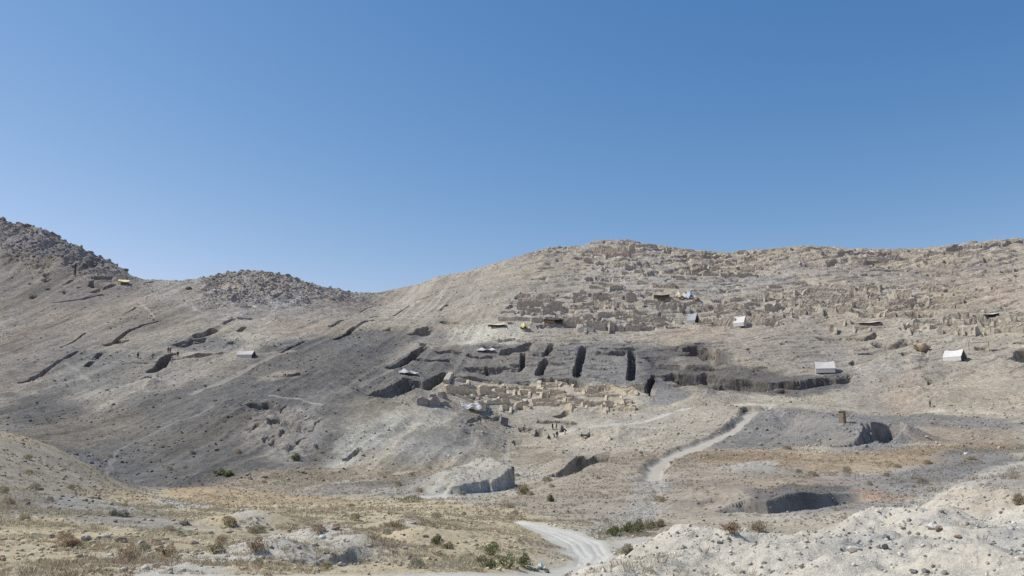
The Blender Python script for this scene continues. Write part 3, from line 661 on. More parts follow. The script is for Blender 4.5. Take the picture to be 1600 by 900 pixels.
def link(name, me, parent=None):
    o = bpy.data.objects.new(name, me); C.objects.link(o)
    if parent: o.parent = parent
    return o
idx = np.arange(nA*nR).reshape(nA, nR)
F = np.stack([idx[:-1, :-1], idx[1:, :-1], idx[1:, 1:], idx[:-1, 1:]], -1).reshape(-1, 4)
ft = TYPE[F[:, 0]]
# cut faces broken up sideways as well, by height, so that they show beds and blocks
cm = np.nonzero(CUTMASK & (D > 60))[0]; xc = X[cm]*1.0; zc = Z[cm]
sh = (noise(xc/2.2, zc/.55, 91)*.30+noise(xc/.9, zc/.5, 92)*.16)*np.clip(D[cm]/200, .35, 1)
X[cm] += sh*np.sin(AR[cm]); Y[cm] += sh*np.cos(AR[cm])
V = np.stack([X, Y, Z], 1)
NAMES = {0: ('ground', M_near), 1: ('hillside', M_earth), 2: ('dirt_road', M_road), 3: ('footpath', M_earth), 4: ('spoil_heap', M_near), 5: ('rocky_ridge', M_earth), 6: ('earth_outcrop', M_near)}
for ty, (nm, mt) in NAMES.items():
    f = F[ft == ty]
    if not len(f): continue
    if ty == 0:                       # close the hole under the viewer
        pass
    u, inv_ = np.unique(f, return_inverse=True)
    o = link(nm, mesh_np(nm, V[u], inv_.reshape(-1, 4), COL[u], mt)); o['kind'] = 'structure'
# ================================================================== objects
def thing(name, label, cat, loc=(0, 0, 0), rz=0, group=None):
    o = bpy.data.objects.new(name, None); C.objects.link(o); o.location = loc; o.rotation_euler = (0, 0, rz)
    o.empty_display_size = .5; o['label'] = label; o['category'] = cat
    if group: o['group'] = group
    return o
def tag(o, label, cat, group=None, kind=None):
    o['label'] = label; o['category'] = cat
    if group: o['group'] = group
    if kind: o['kind'] = kind
    return o
def tomesh(name, V, F, mat, parent=None, smooth=False):
    me = bpy.data.meshes.new(name); me.from_pydata([tuple(v) for v in V], [], [tuple(f) for f in F]); me.materials.append(mat)
    if smooth: me.polygons.foreach_set('use_smooth', [True]*len(me.polygons))
    me.update(); return link(name, me, parent)
class MB:
    def __init__(s): s.V = []; s.F = []
    def add(s, V, F):
        n = len(s.V); s.V += [tuple(v) for v in V]; s.F += [tuple(i+n for i in f) for f in F]; return s
    def box(s, x0, x1, y0, y1, z0, z1):
        return s.add([(x0,y0,z0),(x1,y0,z0),(x1,y1,z0),(x0,y1,z0),(x0,y0,z1),(x1,y0,z1),(x1,y1,z1),(x0,y1,z1)],
            [(0,3,2,1),(4,5,6,7),(0,1,5,4),(1,2,6,5),(2,3,7,6),(3,0,4,7)])
    def rod(s, a, b, r, n=6):
        a = np.array(a, float); b = np.array(b, float); d = b-a; L = np.linalg.norm(d); d /= L
        u = np.cross(d, [0, 0, 1] if abs(d[2]) < .9 else [1, 0, 0]); u /= np.linalg.norm(u); v = np.cross(d, u); V = []
        for p in (a, b):
            for k in range(n):
                t = 2*math.pi*k/n; V.append(p+r*(u*math.cos(t)+v*math.sin(t)))
        F = [(k, (k+1) % n, n+(k+1) % n, n+k) for k in range(n)]+[tuple(range(n))[::-1], tuple(range(n, 2*n))]
        return s.add(V, F)
    def build(s, name, mat, parent=None): return tomesh(name, s.V, s.F, mat, parent)
def sheet(name, fn, nu, nv, mat, parent, th=.03):
    """cloth: grid from fn(u,v) given a real thickness"""
    V = [fn(i/nu, j/nv) for i in range(nu+1) for j in range(nv+1)]; n = len(V)
    V2 = V+[(x, y, z-th) for x, y, z in V]; F = []; w_ = nv+1
    for i in range(nu):
        for j in range(nv):
            a = i*w_+j; F += [(a, a+w_, a+w_+1, a+1), (n+a, n+a+1, n+a+w_+1, n+a+w_)]
    rim = [i*w_ for i in range(nu+1)]+[nu*w_+j for j in range(1, nv+1)]+[i*w_+nv for i in range(nu-1, -1, -1)]+[j for j in range(nv-1, 0, -1)]
    for a, b in zip(rim, rim[1:]+rim[:1]): F.append((a, n+a, n+b, b))
    return tomesh(name, V2, F, mat, parent)

# ------------------------------------------------------------------ ruined mudbrick buildings
M_brick = simple_mat('mudbrick_grey', (.42, .38, .30), nscale=1.2, namp=.22, bump=.8, bscale=3)
M_ochre = simple_mat('mudbrick_ochre', (.53, .46, .335), nscale=1.2, namp=.22, bump=.8, bscale=3)
M_stone = simple_mat('dry_stone', (.31, .29, .255), nscale=2, namp=.3, bump=1, bscale=3)
def wall_geo(p0, p1, h0, h1, th, base_fn, seed, rough=.12, zt=None):
    """one run of wall; top edge broken, faces uneven, foot sunk into the ground"""
    L = math.hypot(p1[0]-p0[0], p1[1]-p0[1]); n = max(2, int(L/.55)); r = random.Random(seed)
    dx, dy = (p1[0]-p0[0])/L, (p1[1]-p0[1])/L; nx, ny = dy, -dx
    lv = (0, .35, .7, 1.0); V = []; drop = 0
    for i in range(n+1):
        t = i/n; x = p0[0]+dx*L*t; y = p0[1]+dy*L*t; zb = base_fn(x, y); h = h0+(h1-h0)*t
        if r.random() < .15: drop = r.uniform(0, .3)*h
        hh = max(.25, h-drop*.8+r.uniform(-.05, .05)*h)*(1-.2*max(0, 1-min(t, 1-t)*L/1.2))
        if zt is not None: hh = max(.3, min(hh, 9)) 
        for side in (1, -1):
            for l in lv:
                ww = th/2*(1.12-.25*l)+r.uniform(-rough, rough)*.5
                V.append((x+nx*ww*side+r.uniform(-.06, .06), y+ny*ww*side+r.uniform(-.06, .06), (zb-1.4) if l == 0 else zb+hh*l+r.uniform(-.05, .05)))
    k = len(lv); st = 2*k; F = []
    for i in range(n):
        a = i*st; b = a+st
        for l in range(k-1):
            F.append((a+l, b+l, b+l+1, a+l+1)); F.append((a+k+l, a+k+l+1, b+k+l+1, b+k+l))
        F.append((a+k-1, b+k-1, b+st-1, a+st-1))
    F.append(tuple(list(range(0, k))+list(range(2*k-1, k-1, -1)))); e = n*st
    F.append(tuple(list(range(e+k, e+2*k))+list(range(e+k-1, e-1, -1))))
    return V, F
nseed = [100]
RUIN_XY = []
def ruin(label, bands, ox, oy, mat, cat='ruin', sc=4., returns=.55, minor=None, nminor=0, hs=1.0, name='ruined_building', group=None, gl=None):
    """bands: (x0, x1, ytop, ybottom[, tilt]) of each wall face in the photo, in quarter pixels from (ox, oy)"""
    P_ = [];  walls = []
    for b in bands:
        x0, x1, yt, yb = b[:4]; tilt = b[4] if len(b) > 4 else 0
        A = castf(ox+x0/sc, oy+yb/sc); B = castf(ox+x1/sc, oy+(yb+tilt)/sc)
        if math.hypot(A[0]-B[0], A[1]-B[1]) > (x1-x0)/sc*.9+3:       # one end fell on another terrace
            d = math.hypot(A[0], A[1]); a2, _ = azt(ox+x1/sc, oy+yb/sc); B = (d*math.sin(a2), d*math.cos(a2), zat(d*math.sin(a2), d*math.cos(a2)))
        d = math.hypot(A[0], A[1]); h = min(3.4, max(.6, (yb-yt)/sc/FOC*d*.95)*hs)
        walls.append((A, B, h, d)); P_.append(A)
    cx = sum(p[0] for p in P_)/len(P_); cy = sum(p[1] for p in P_)/len(P_); cz = zat(cx, cy)
    T_ = thing(name, label, cat, (cx, cy, cz), 0, group)
    bf = lambda x, y: zat(x, y)
    if mat is M_ochre: returns *= .7
    cnt = 0
    def emit(p0, p1, h0, h1, th):
        nonlocal cnt
        nseed[0] += 1; cnt += 1
        V, F = wall_geo(p0, p1, h0, h1, th, bf, nseed[0])
        tomesh('wall', [(x-cx, y-cy, z-cz) for x, y, z in V], F, mat, T_)
        RUIN_XY.append((p0[0], p0[1], p1[0], p1[1]))
    rr = random.Random(len(label)*7+int(ox))
    for A, B, h, d in walls:
        L = math.hypot(B[0]-A[0], B[1]-A[1])
        if L < .8: continue
        emit(A, B, h, h*rr.uniform(.8, 1.05), rr.uniform(.8, 1.3))
        ux, uy = A[0]/d, A[1]/d
        for E in (A, B):
            if rr.random() < returns and cnt < 95:
                ln = rr.uniform(1.5, 4.2); s = -1 if rr.random() < .6 else 1
                q = (E[0]+ux*ln*s+rr.uniform(-.4, .4), E[1]+uy*ln*s)
                emit(E, q, h*.85, h*rr.uniform(.15, .45), rr.uniform(.6, .9))
    k = 0
    while k < nminor and cnt < 98:
        k += 1
        px = rr.uniform(minor[0], minor[1]); py = rr.uniform(minor[2], minor[3]); A = castf(px, py); d = math.hypot(A[0], A[1])
        ln = rr.uniform(2.5, 9); an = -math.atan2(A[0], A[1])+rr.gauss(0, .08)
        if rr.random() < .2: an += math.pi/2; ln *= .5
        q = (A[0]+math.cos(an)*ln, A[1]+math.sin(an)*ln)
        emit(A, q, rr.uniform(.4, 1.0)*hs, rr.uniform(.3, .9)*hs, rr.uniform(.6, 1.0))
    return T_
O3 = (600, 360); O4 = (900, 360); O5 = (1200, 360); O8 = (620, 520)
ruin('low stepped grey mudbrick ruins left of the central complex, above the yellow tarp', [(828,1035,452,490),(840,1040,425,445),(830,1080,400,415),(1040,1115,455,490),(985,1050,498,525),(840,900,480,492),(900,985,490,502)], *O3, M_brick, minor=(790,880,462,490), nminor=14, hs=1.25)
ruin('long retaining walls of grey mudbrick directly behind the yellow tarp', [(715,920,540,562),(920,1000,548,575),(1000,1110,545,562),(1110,1220,548,578),(850,930,520,532),(1150,1240,560,580)], *O3, M_brick, minor=(780,905,485,502), nminor=10, hs=1.25)
ruin('tall roofless mudbrick rooms in the upper ruins, left of the dark roofed shed', [(1260,1385,560,625),(1245,1300,530,550),(1320,1500,450,485),(1500,1560,478,492),(1330,1530,520,545),(1505,1600,585,625),(1520,1600,530,548),(1320,1410,402,435),(1440,1485,380,415),(1410,1480,345,362),(1175,1245,415,445),(1180,1240,395,412),(1510,1570,395,440),(1300,1340,470,490),(1570,1620,440,470),(1410,1440,560,622),(1460,1500,600,625),(1300,1330,380,440)], *O3, M_brick, returns=.8, minor=(905,1012,440,512), nminor=30, hs=1.25)
ruin('stepped walls below the summit on the left of the main hill', [(120,320,105,140),(370,500,95,108),(180,330,145,162),(240,310,205,230),(330,368,98,135),(565,585,105,140),(300,360,220,238),(100,160,150,162),(50,90,175,195)], *O4, M_brick, minor=(915,1050,385,440), nminor=16, returns=.4, hs=1.25)
ruin('scattered low wall stubs on the pale slope above the cream and blue tarps', [(550,700,248,262),(625,680,285,308),(720,760,260,275),(900,1130,264,285),(1030,1160,234,246),(720,830,214,228),(845,900,232,250),(480,620,340,358),(1050,1082,160,192),(1140,1215,172,186),(1060,1075,130,158),(790,880,268,284)], *O4, M_brick, minor=(1060,1260,395,440), nminor=16, returns=.35, hs=1.25)
ruin('terraced grey walls stepping down between the dark roofed shed and the white tent', [(500,650,452,488),(770,850,555,580),(860,1000,552,588),(1075,1200,548,582),(1045,1140,458,472),(1175,1350,478,505),(1180,1210,395,430),(780,1000,488,498),(860,1050,504,512),(800,830,465,486),(640,665,478,500),(620,665,555,582),(480,600,545,560),(1180,1260,560,582),(960,1040,430,440)], *O4, M_brick, minor=(1040,1200,472,508), nminor=24, returns=.4, hs=1.25)
ruin('broken rooms at the left end of the right hand ruins, below the pale bare slope', [(165,235,375,405),(30,140,398,418),(0,70,345,360),(40,90,440,452),(150,172,400,470),(200,222,430,475),(0,90,465,485),(230,290,480,500),(90,150,455,470),(100,240,510,520)], *O5, M_brick, minor=(1190,1255,445,492), nminor=14, returns=.5, hs=1.25)
ruin('largest block of the right hand ruins, long parallel mudbrick walls in rows', [(295,545,345,362),(245,480,368,388),(480,700,370,384),(395,480,415,450),(250,395,403,415),(220,480,460,475),(510,525,420,450),(560,620,385,412),(335,430,480,510),(440,520,478,510),(380,560,515,530),(300,340,475,508),(500,530,450,480),(540,560,380,410)], *O5, M_brick, minor=(1255,1345,446,495), nminor=26, returns=.6, hs=1.25)
ruin('square roofless rooms on the right of the upper ruins beside the pinkish gully', [(640,750,440,470),(690,730,345,365),(760,810,345,360),(610,680,350,364),(800,900,372,420),(865,920,412,440),(920,1015,440,462),(750,960,448,470),(620,740,485,500),(560,700,520,540),(700,730,520,540),(740,800,515,535),(820,860,515,535),(760,800,390,420),(930,1000,405,430),(700,760,385,400)], *O5, M_brick, minor=(1345,1450,446,495), nminor=26, returns=.6, hs=1.25)
ruin('short wall lengths on the bare tan slope right of the ruined rooms', [(1090,1225,437,455),(1010,1100,362,386),(1120,1300,360,375),(1100,1160,397,407),(1040,1090,400,410),(1300,1400,355,366)], *O5, M_brick, minor=(1450,1560,448,475), nminor=5, returns=.3, hs=1.25)
ruin('row of walls and square buttresses along the right edge above the white sloping tent', [(390,425,592,632),(540,640,602,618),(890,1020,592,618),(880,945,608,635),(1055,1095,615,646),(1100,1180,612,640),(1180,1215,612,650),(1215,1280,612,645),(1290,1400,608,640),(1320,1420,570,606),(1400,1430,612,646),(1430,1600,602,640),(1170,1230,568,585),(1220,1250,520,538),(1090,1110,550,575),(900,945,565,586),(890,930,545,560),(840,880,580,600),(1000,1060,560,575),(1540,1560,545,580),(1450,1530,560,585),(480,520,560,580)], *O5, M_brick, minor=(1400,1595,490,515), nminor=22, returns=.5, hs=1.25)
ruin('long dark wall running along the skyline of the right hand hill', [(430,560,135,150),(560,660,136,150),(690,830,160,188),(890,1000,134,150),(1000,1100,132,148),(1110,1215,112,136,-18),(1215,1330,98,118,-10),(1340,1460,100,110,-12),(1460,1600,86,104,-22),(230,330,108,120),(130,145,105,125),(240,255,108,130),(330,350,125,150)], *O5, M_stone, minor=(1290,1590,392,402), nminor=5, returns=.2, name='ruined_wall', cat='ruined wall')
ruin('ochre mudbrick rooms at the left of the lower excavation, behind the white crumpled tarp', [(300,435,318,372,8),(440,490,345,380),(510,575,325,382),(605,690,336,376),(690,740,340,352),(555,650,418,440),(655,700,405,440),(490,545,420,478),(650,715,448,476),(360,440,285,300),(560,640,300,314),(420,520,392,402),(560,700,392,402),(640,720,380,392)], *O8, M_ochre, returns=.75, minor=(700,800,606,634), nminor=9)
ruin('ochre mudbrick rooms with small dark doorway in the middle of the lower excavation', [(735,760,345,376),(765,830,355,378),(830,905,345,378),(905,950,350,402),(845,1000,412,430),(850,1000,432,455),(735,800,445,475,-30),(950,1050,352,372),(1000,1100,378,400),(800,840,452,475),(920,1000,310,322),(1010,1100,325,340),(1060,1105,437,475),(700,830,392,402),(960,1050,398,410),(1100,1160,425,440)], *O8, M_ochre, returns=.6, minor=(800,900,602,634), nminor=10)
ruin('deep square ochre room and block wall at the right end of the lower excavation', [(1110,1165,342,365),(1185,1255,350,376),(1305,1420,348,370),(1300,1372,420,460),(1410,1472,402,440),(1390,1495,448,482),(1425,1495,345,380),(1165,1215,420,452),(1180,1290,385,400),(1190,1290,428,440),(1310,1400,385,398),(1370,1400,445,480),(1280,1310,445,470)], *O8, M_ochre, returns=.7, minor=(910,985,604,632), nminor=9)
ruin('ragged grey stone walls at the left foot of the lower excavation', [(120,185,398,450),(200,260,408,455),(270,300,362,400),(200,240,380,400),(260,320,430,450)], *O8, M_stone, returns=.4)
# sloping wall beside the ochre ruins: a straight ramp of earth between two cuts
def bank(label, a, b, wd, h, mat, name='mudbrick_wall', cat='wall'):
    A = castf(*a); B = castf(*b); T_ = thing(name, label, cat, A)
    V, F = wall_geo(A, B, h, h, wd, zat, 900+int(a[0]), .08); tomesh('wall_body', [(x-A[0], y-A[1], z-A[2]) for x, y, z in V], F, mat, T_)
bank('straight pale wall sloping down the left side of the ochre excavation', (697,600), (707,584), 1.6, 1.4, M_brick)
bank('thick pale dividing wall standing across the middle of the ochre excavation', (841,618), (843,598), 1.2, .8, M_ochre)
# small arched doorway piece
def niche(px, py, label):
    A = castf(px, py+2); o = thing('brick_niche', label, 'niche', A, -math.atan2(A[0], A[1]))
    m = MB(); n = 8
    V = [(-.55,0,0),(-.55,0,1.3)]+[(-.55*math.cos(math.pi*k/n), 0, 1.3+.5*math.sin(math.pi*k/n)) for k in range(1, n)]+[(.55,0,1.3),(.55,0,0)]
    O = [(-1.1,0,-.5),(-1.1,0,1.6)]+[(-1.1*math.cos(math.pi*k/n), 0, 1.5+.9*math.sin(math.pi*k/n)) for k in range(1, n)]+[(1.1,0,1.6),(1.1,0,-.5)]
    q = len(V); VV = V+O+[(x,1.4,z) for x,y,z in V]+[(x,1.4,z) for x,y,z in O]
    F = [(i, i+1, q+i+1, q+i) for i in range(q-1)]+[(i+1, i, 2*q+i, 2*q+i+1) for i in range(q-1)]+[(q+i, q+i+1, 3*q+i+1, 3*q+i) for i in range(q-1)]
    F.append(tuple(range(2*q, 3*q)))
    tomesh('arch', VV, F, M_ochre, o)
    o.scale = (.62, .62, .7)
    tomesh('recess', [(-.5,.7,-.4),(.5,.7,-.4),(.5,.7,1.75),(-.5,.7,1.75)], [(0,1,2,3)], simple_mat('recess_shade', (.05,.045,.04), bump=0), o)  # black sheet across the arch stands for the shade inside
niche(807.5, 611, 'small dark arched opening in the middle of the ochre ruins')

# ------------------------------------------------------------------ tents, sheds and tarpaulins
def cloth_mat(name, rgb, amp=.06): return simple_mat(name, rgb, .8, 3, amp, .25, 6)
M_white = cloth_mat('white_canvas', (.64,.63,.60)); M_grey = cloth_mat('grey_canvas', (.36,.38,.40)); M_lgrey = cloth_mat('pale_grey_canvas', (.55,.54,.50)); M_blue = cloth_mat('blue_white_tarp', (.50,.57,.68), .3)
M_cream = cloth_mat('cream_canvas', (.70,.66,.50)); M_yel = cloth_mat('yellow_tarp', (.72,.66,.34)); M_dark = cloth_mat('painted_shade', (.07,.07,.07)); M_roof = cloth_mat('dark_sheet_roof', (.10,.10,.105))  # M_dark paints shade onto tent ends and awning back walls
M_pole = simple_mat('weathered_wood', (.13,.10,.08), bump=0); M_board = simple_mat('brown_board', (.22,.175,.12))
M_black = cloth_mat('black_edge', (.03,.03,.03))
def frame_of(px, py):
    A = castf(px, py); return A, -math.atan2(A[0], A[1]), math.hypot(A[0], A[1])
def tent(label, px, py, wpx, hpx, mat, gable=M_dark, side='right', rz=0, depth=None, slope=.5):
    """ridge tent seen from the side: a bright roof slope towards us, one end gable coloured apart, dark where it stands for shade"""
    A, az, d = frame_of(px, py); w_ = wpx/FOC*d; h = hpx/FOC*d*1.05; dp = depth or w_*.9
    t = thing('ridge_tent', label, 'tent', A, az+rz); rg = .12
    eh = h*.12
    def roof(sg):
        def f(u, v):
            x = -w_/2+w_*u; s = v; y = sg*(dp/2)*s; z = h-(h-eh)*s-.10*h*math.sin(math.pi*u)*(1-s*.3)+.03*math.sin(9*u+4*v)
            return (x, y, z)
        return f
    sheet('roof_sheet', roof(-1), 8, 4, mat, t); sheet('roof_sheet', roof(1), 8, 4, mat, t)
    for sx in (-1, 1):
        x = sx*(w_/2-.1); V = [(x, -dp/2*.97, eh-.05), (x, dp/2*.97, eh-.05), (x, 0, h-.12), (x, -dp/2*.97, -.9), (x, dp/2*.97, -.9)]
        V2 = V+[(a-sx*.05, b, c) for a, b, c in V]
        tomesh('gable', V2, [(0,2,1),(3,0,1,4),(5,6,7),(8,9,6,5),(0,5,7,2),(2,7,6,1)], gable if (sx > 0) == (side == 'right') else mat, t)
        m = MB(); m.rod((x, 0, -.5), (x, 0, h+.1), .05); m.build('pole', M_pole, t)
    m = MB(); m.box(-w_/2+.1, w_/2-.1, -dp/2+.02, -dp/2+.07, -.9, eh); m.build('side_wall', mat, t)
    m = MB(); m.box(-w_/2+.1, w_/2-.1, dp/2-.07, dp/2-.02, -.9, eh); m.build('side_wall', mat, t)
    return t
tent('grey canvas ridge tent with one end darkened as shade among the stepped ruins', 1083, 503, 15, 13, M_grey, rz=-R(26), depth=3.6)
tent('small bright white tent right of the grey one at the edge of the terrace', 1157, 507, 17, 12, M_white, rz=-R(22), depth=3.6, gable=M_lgrey)
tent('long pale grey tent with dark end on the left hillside terrace', 385, 556, 24, 7.5, M_lgrey, rz=-R(22), depth=3.4)
tent('white lean tent with dark right end near the right edge of the photo', 1492, 560, 24, 11, M_white, rz=-R(20), depth=4)
def canopy(label, px, py, wpx, hpx, mat, rise=.1, depth=3.0, back=.6, cols=True, rz=0, wavy=.05, name='canvas_shelter', cat='shelter', front=0, walls=None, sheetname='roof_sheet'):
    """flat awning on four posts"""
    A, az, d = frame_of(px, py); w_ = wpx/FOC*d; h = hpx/FOC*d
    t = thing(name, label, cat, A, az+rz)
    f = lambda u, v: (-w_/2+w_*u+.2*(v-.5), -depth/2+depth*v, h+rise*depth*(v-.5)+wavy*math.sin(8*u+3*v)-wavy*3*math.sin(math.pi*u))
    sheet(sheetname, f, 8, 5, mat, t)
    ca, sa = math.cos(az+rz), math.sin(az+rz)
    for sx in (-1, 1):
        for sy in (-1, 1):
            x, y = sx*(w_/2-.15), sy*(depth/2-.15); zb = zat(A[0]+x*ca-y*sa, A[1]+x*sa+y*ca)-A[2]
            m = MB(); m.rod((x, y, min(zb-.2, h-.5)), (x, y, h+rise*depth*(sy*.5)-.02), .06); m.build('post', M_pole, t)
    if walls:
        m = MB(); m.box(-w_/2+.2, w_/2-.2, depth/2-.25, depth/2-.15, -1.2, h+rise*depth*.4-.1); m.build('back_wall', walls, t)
    return t
tent('square off white tent standing alone above the long dark bank', 1289, 580, 27, 12, M_lgrey, gable=M_white, rz=R(4), depth=4.4)
canopy('dark flat roofed shed with brown front left of the cream tarp', 1034, 469, 25, 8, M_roof, rise=.12, depth=3.6, walls=M_board, name='roofed_shed', cat='shed')
canopy('beige awning stretched over a hollow beside the yellow tarp', 776, 511, 28, 5, M_cream, rise=.25, depth=3, walls=M_board)
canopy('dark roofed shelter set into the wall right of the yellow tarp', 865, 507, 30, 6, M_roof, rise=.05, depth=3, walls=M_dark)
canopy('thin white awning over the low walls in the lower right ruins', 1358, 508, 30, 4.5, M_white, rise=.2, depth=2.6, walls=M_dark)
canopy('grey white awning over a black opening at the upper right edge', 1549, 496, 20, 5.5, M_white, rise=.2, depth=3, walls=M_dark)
canopy('pale yellow tarp shelter on the shoulder of the left ridge', 193, 443, 14, 4.5, M_yel, rise=.35, depth=4, walls=M_yel)
canopy('narrow weathered plank awning on posts right of the lean tent', 1530, 548, 25, 11, M_pole, rise=.05, depth=1.2, wavy=.02)
canopy('small low frame of poles on the bare slope above the white canopy', 1346, 553, 19, 6, M_pole, rise=.02, depth=1.0, wavy=.02, name='pole_frame', cat='frame')
tent('low black edged tent roof at the foot of the tall roofless rooms', 917, 516, 24, 6, M_lgrey, gable=M_black, rz=R(78), depth=5.5)
def crumple(label, px, py, wpx, hpx, mat, seed, dark=True, depth=2.2, name='crumpled_tarp', cat='tarp', peaks=3, rz=0):
    """tarpaulin thrown over poles: peaks and hanging folds"""
    A, az, d = frame_of(px, py); w_ = wpx/FOC*d; h = hpx/FOC*d; r = random.Random(seed)
    pk = [(r.uniform(.12, .88), r.uniform(.35, .65), r.uniform(.6, 1)) for _ in range(peaks)]; pk[0] = (pk[0][0], .5, 1)
    t = thing(name, label, cat, A, az+rz)
    def f(u, v):
        z = max(a*max(0, 1-math.hypot((u-x)*2.6, (v-y)*1.7)) for x, y, a in pk)*h
        z += .10*h*math.sin(14*u+6*v)+.08*h*math.sin(21*v-9*u); k_ = min(1, depth/2.2)
        return (-w_/2+w_*u+.12*k_*math.sin(9*v), -depth/2+depth*v+.15*k_*math.sin(11*u), z+.28*k_)
    sheet('canvas', f, 16, 12, mat, t, .03)
    for x, y, a in (pk if d > 60 else []):
        m = MB(); m.rod((-w_/2+w_*x, -depth/2+depth*y, -.6), (-w_/2+w_*x, -depth/2+depth*y, a*h*.9+.2), .05); m.build('pole', M_pole, t)
    return t
crumple('white tarp with two raised wings on the dark left slope above the cut banks', 638, 585, 30, 7, M_white, 3)
crumple('flat white tarp stretched in a dug hollow at the top left of the grey terrace', 759, 550, 29, 5, M_white, 8)
crumple('white crumpled tarp lying at the front left of the ochre ruins', 736, 641, 32, 11, M_white, 5, peaks=4)
crumple('bright yellow crumpled tarp on the retaining wall of the upper ruins', 820, 514, 16, 9, M_yel, 11, peaks=3)
crumple('cream tarp hung over a wall directly left of the blue and white one', 1064, 467, 17, 11, M_cream, 13, peaks=3)
crumple('blue and white tarp hung directly right of the cream one', 1079, 468, 17, 12, M_blue, 17, peaks=4)
# upright brown box cabin
A, az, d = frame_of(1317, 661); t = thing('privy_cabin', 'upright narrow brown cabin standing on the grey gravel slope above the crescent pit', 'cabin', A, az+R(-24))
t.scale = (.8, .8, .74)
m = MB(); m.box(-.55,.55,-.5,.5,-.9,2.5); m.build('wall', M_board, t)
m = MB(); m.add([(-.68,-.62,2.5),(.68,-.62,2.5),(.68,.62,2.62),(-.68,.62,2.62),(-.68,-.62,2.58),(.68,-.62,2.58),(.68,.62,2.7),(-.68,.62,2.7)],[(0,3,2,1),(4,5,6,7),(0,1,5,4),(1,2,6,5),(2,3,7,6),(3,0,4,7)]); m.build('roof', M_roof, t)
m = MB(); m.box(-.42,.42,-.55,-.502,-.1,2.2); dr = m.build('door', simple_mat('door_board', (.27,.22,.15)), t); m = MB(); m.box(.28,.34,-.6,-.552,1,1.2); m.build('handle', M_black, dr)
# dark board leaning in the pit left of the workers
A, az, d = frame_of(788, 664); t = thing('leaning_panel', 'black square sheet leaning on a post left of the dug pits', 'panel', A, az)
m = MB(); m.add([(-.9,-.4,.1),(.8,-.9,-.1),(1.0,.2,1.5),(-.7,.7,1.9),(-.9,-.35,.16),(.8,-.85,-.04),(1.0,.25,1.56),(-.7,.75,1.96)],[(0,3,2,1),(4,5,6,7),(0,1,5,4),(1,2,6,5),(2,3,7,6),(3,0,4,7)]); m.build('sheet', cloth_mat('black_sheet', (.05,.05,.06)), t)
m = MB(); m.rod((-.6,.8,-.5),(-.7,.9,2.6),.07); m.build('post', M_pole, t)

# ------------------------------------------------------------------ people
M_skin = simple_mat('skin', (.30,.19,.13), bump=0); M_hair = simple_mat('hair', (.02,.018,.016), bump=0)
cloths = {k: simple_mat(k+'_cloth', c, bump=0) for k, c in dict(dark=(.035,.035,.045), white=(.66,.65,.62), brown=(.12,.09,.07), grey=(.20,.20,.21), blue=(.10,.13,.20), black=(.02,.02,.022)).items()}
def skin_mesh(name, verts, edges, rad, mat, parent, root=0, sub=1, bake=True):
    me = bpy.data.meshes.new(name); me.from_pydata(verts, edges, []); o = bpy.data.objects.new(name, me); C.objects.link(o)
    s = o.modifiers.new('skin', 'SKIN'); s.use_smooth_shade = True
    for i, v in enumerate(me.skin_vertices[0].data): v.radius = (rad[i] if isinstance(rad[i], tuple) else (rad[i], rad[i])); v.use_root = (i == root)
    if sub: o.modifiers.new('sub', 'SUBSURF').levels = sub; o.modifiers['sub'].render_levels = sub
    dg = bpy.context.evaluated_depsgraph_get(); m2 = bpy.data.meshes.new_from_object(o.evaluated_get(dg)); o.modifiers.clear(); o.data = m2
    m2.materials.clear(); m2.materials.append(mat); m2.name = name
    if parent: o.parent = parent
    return o
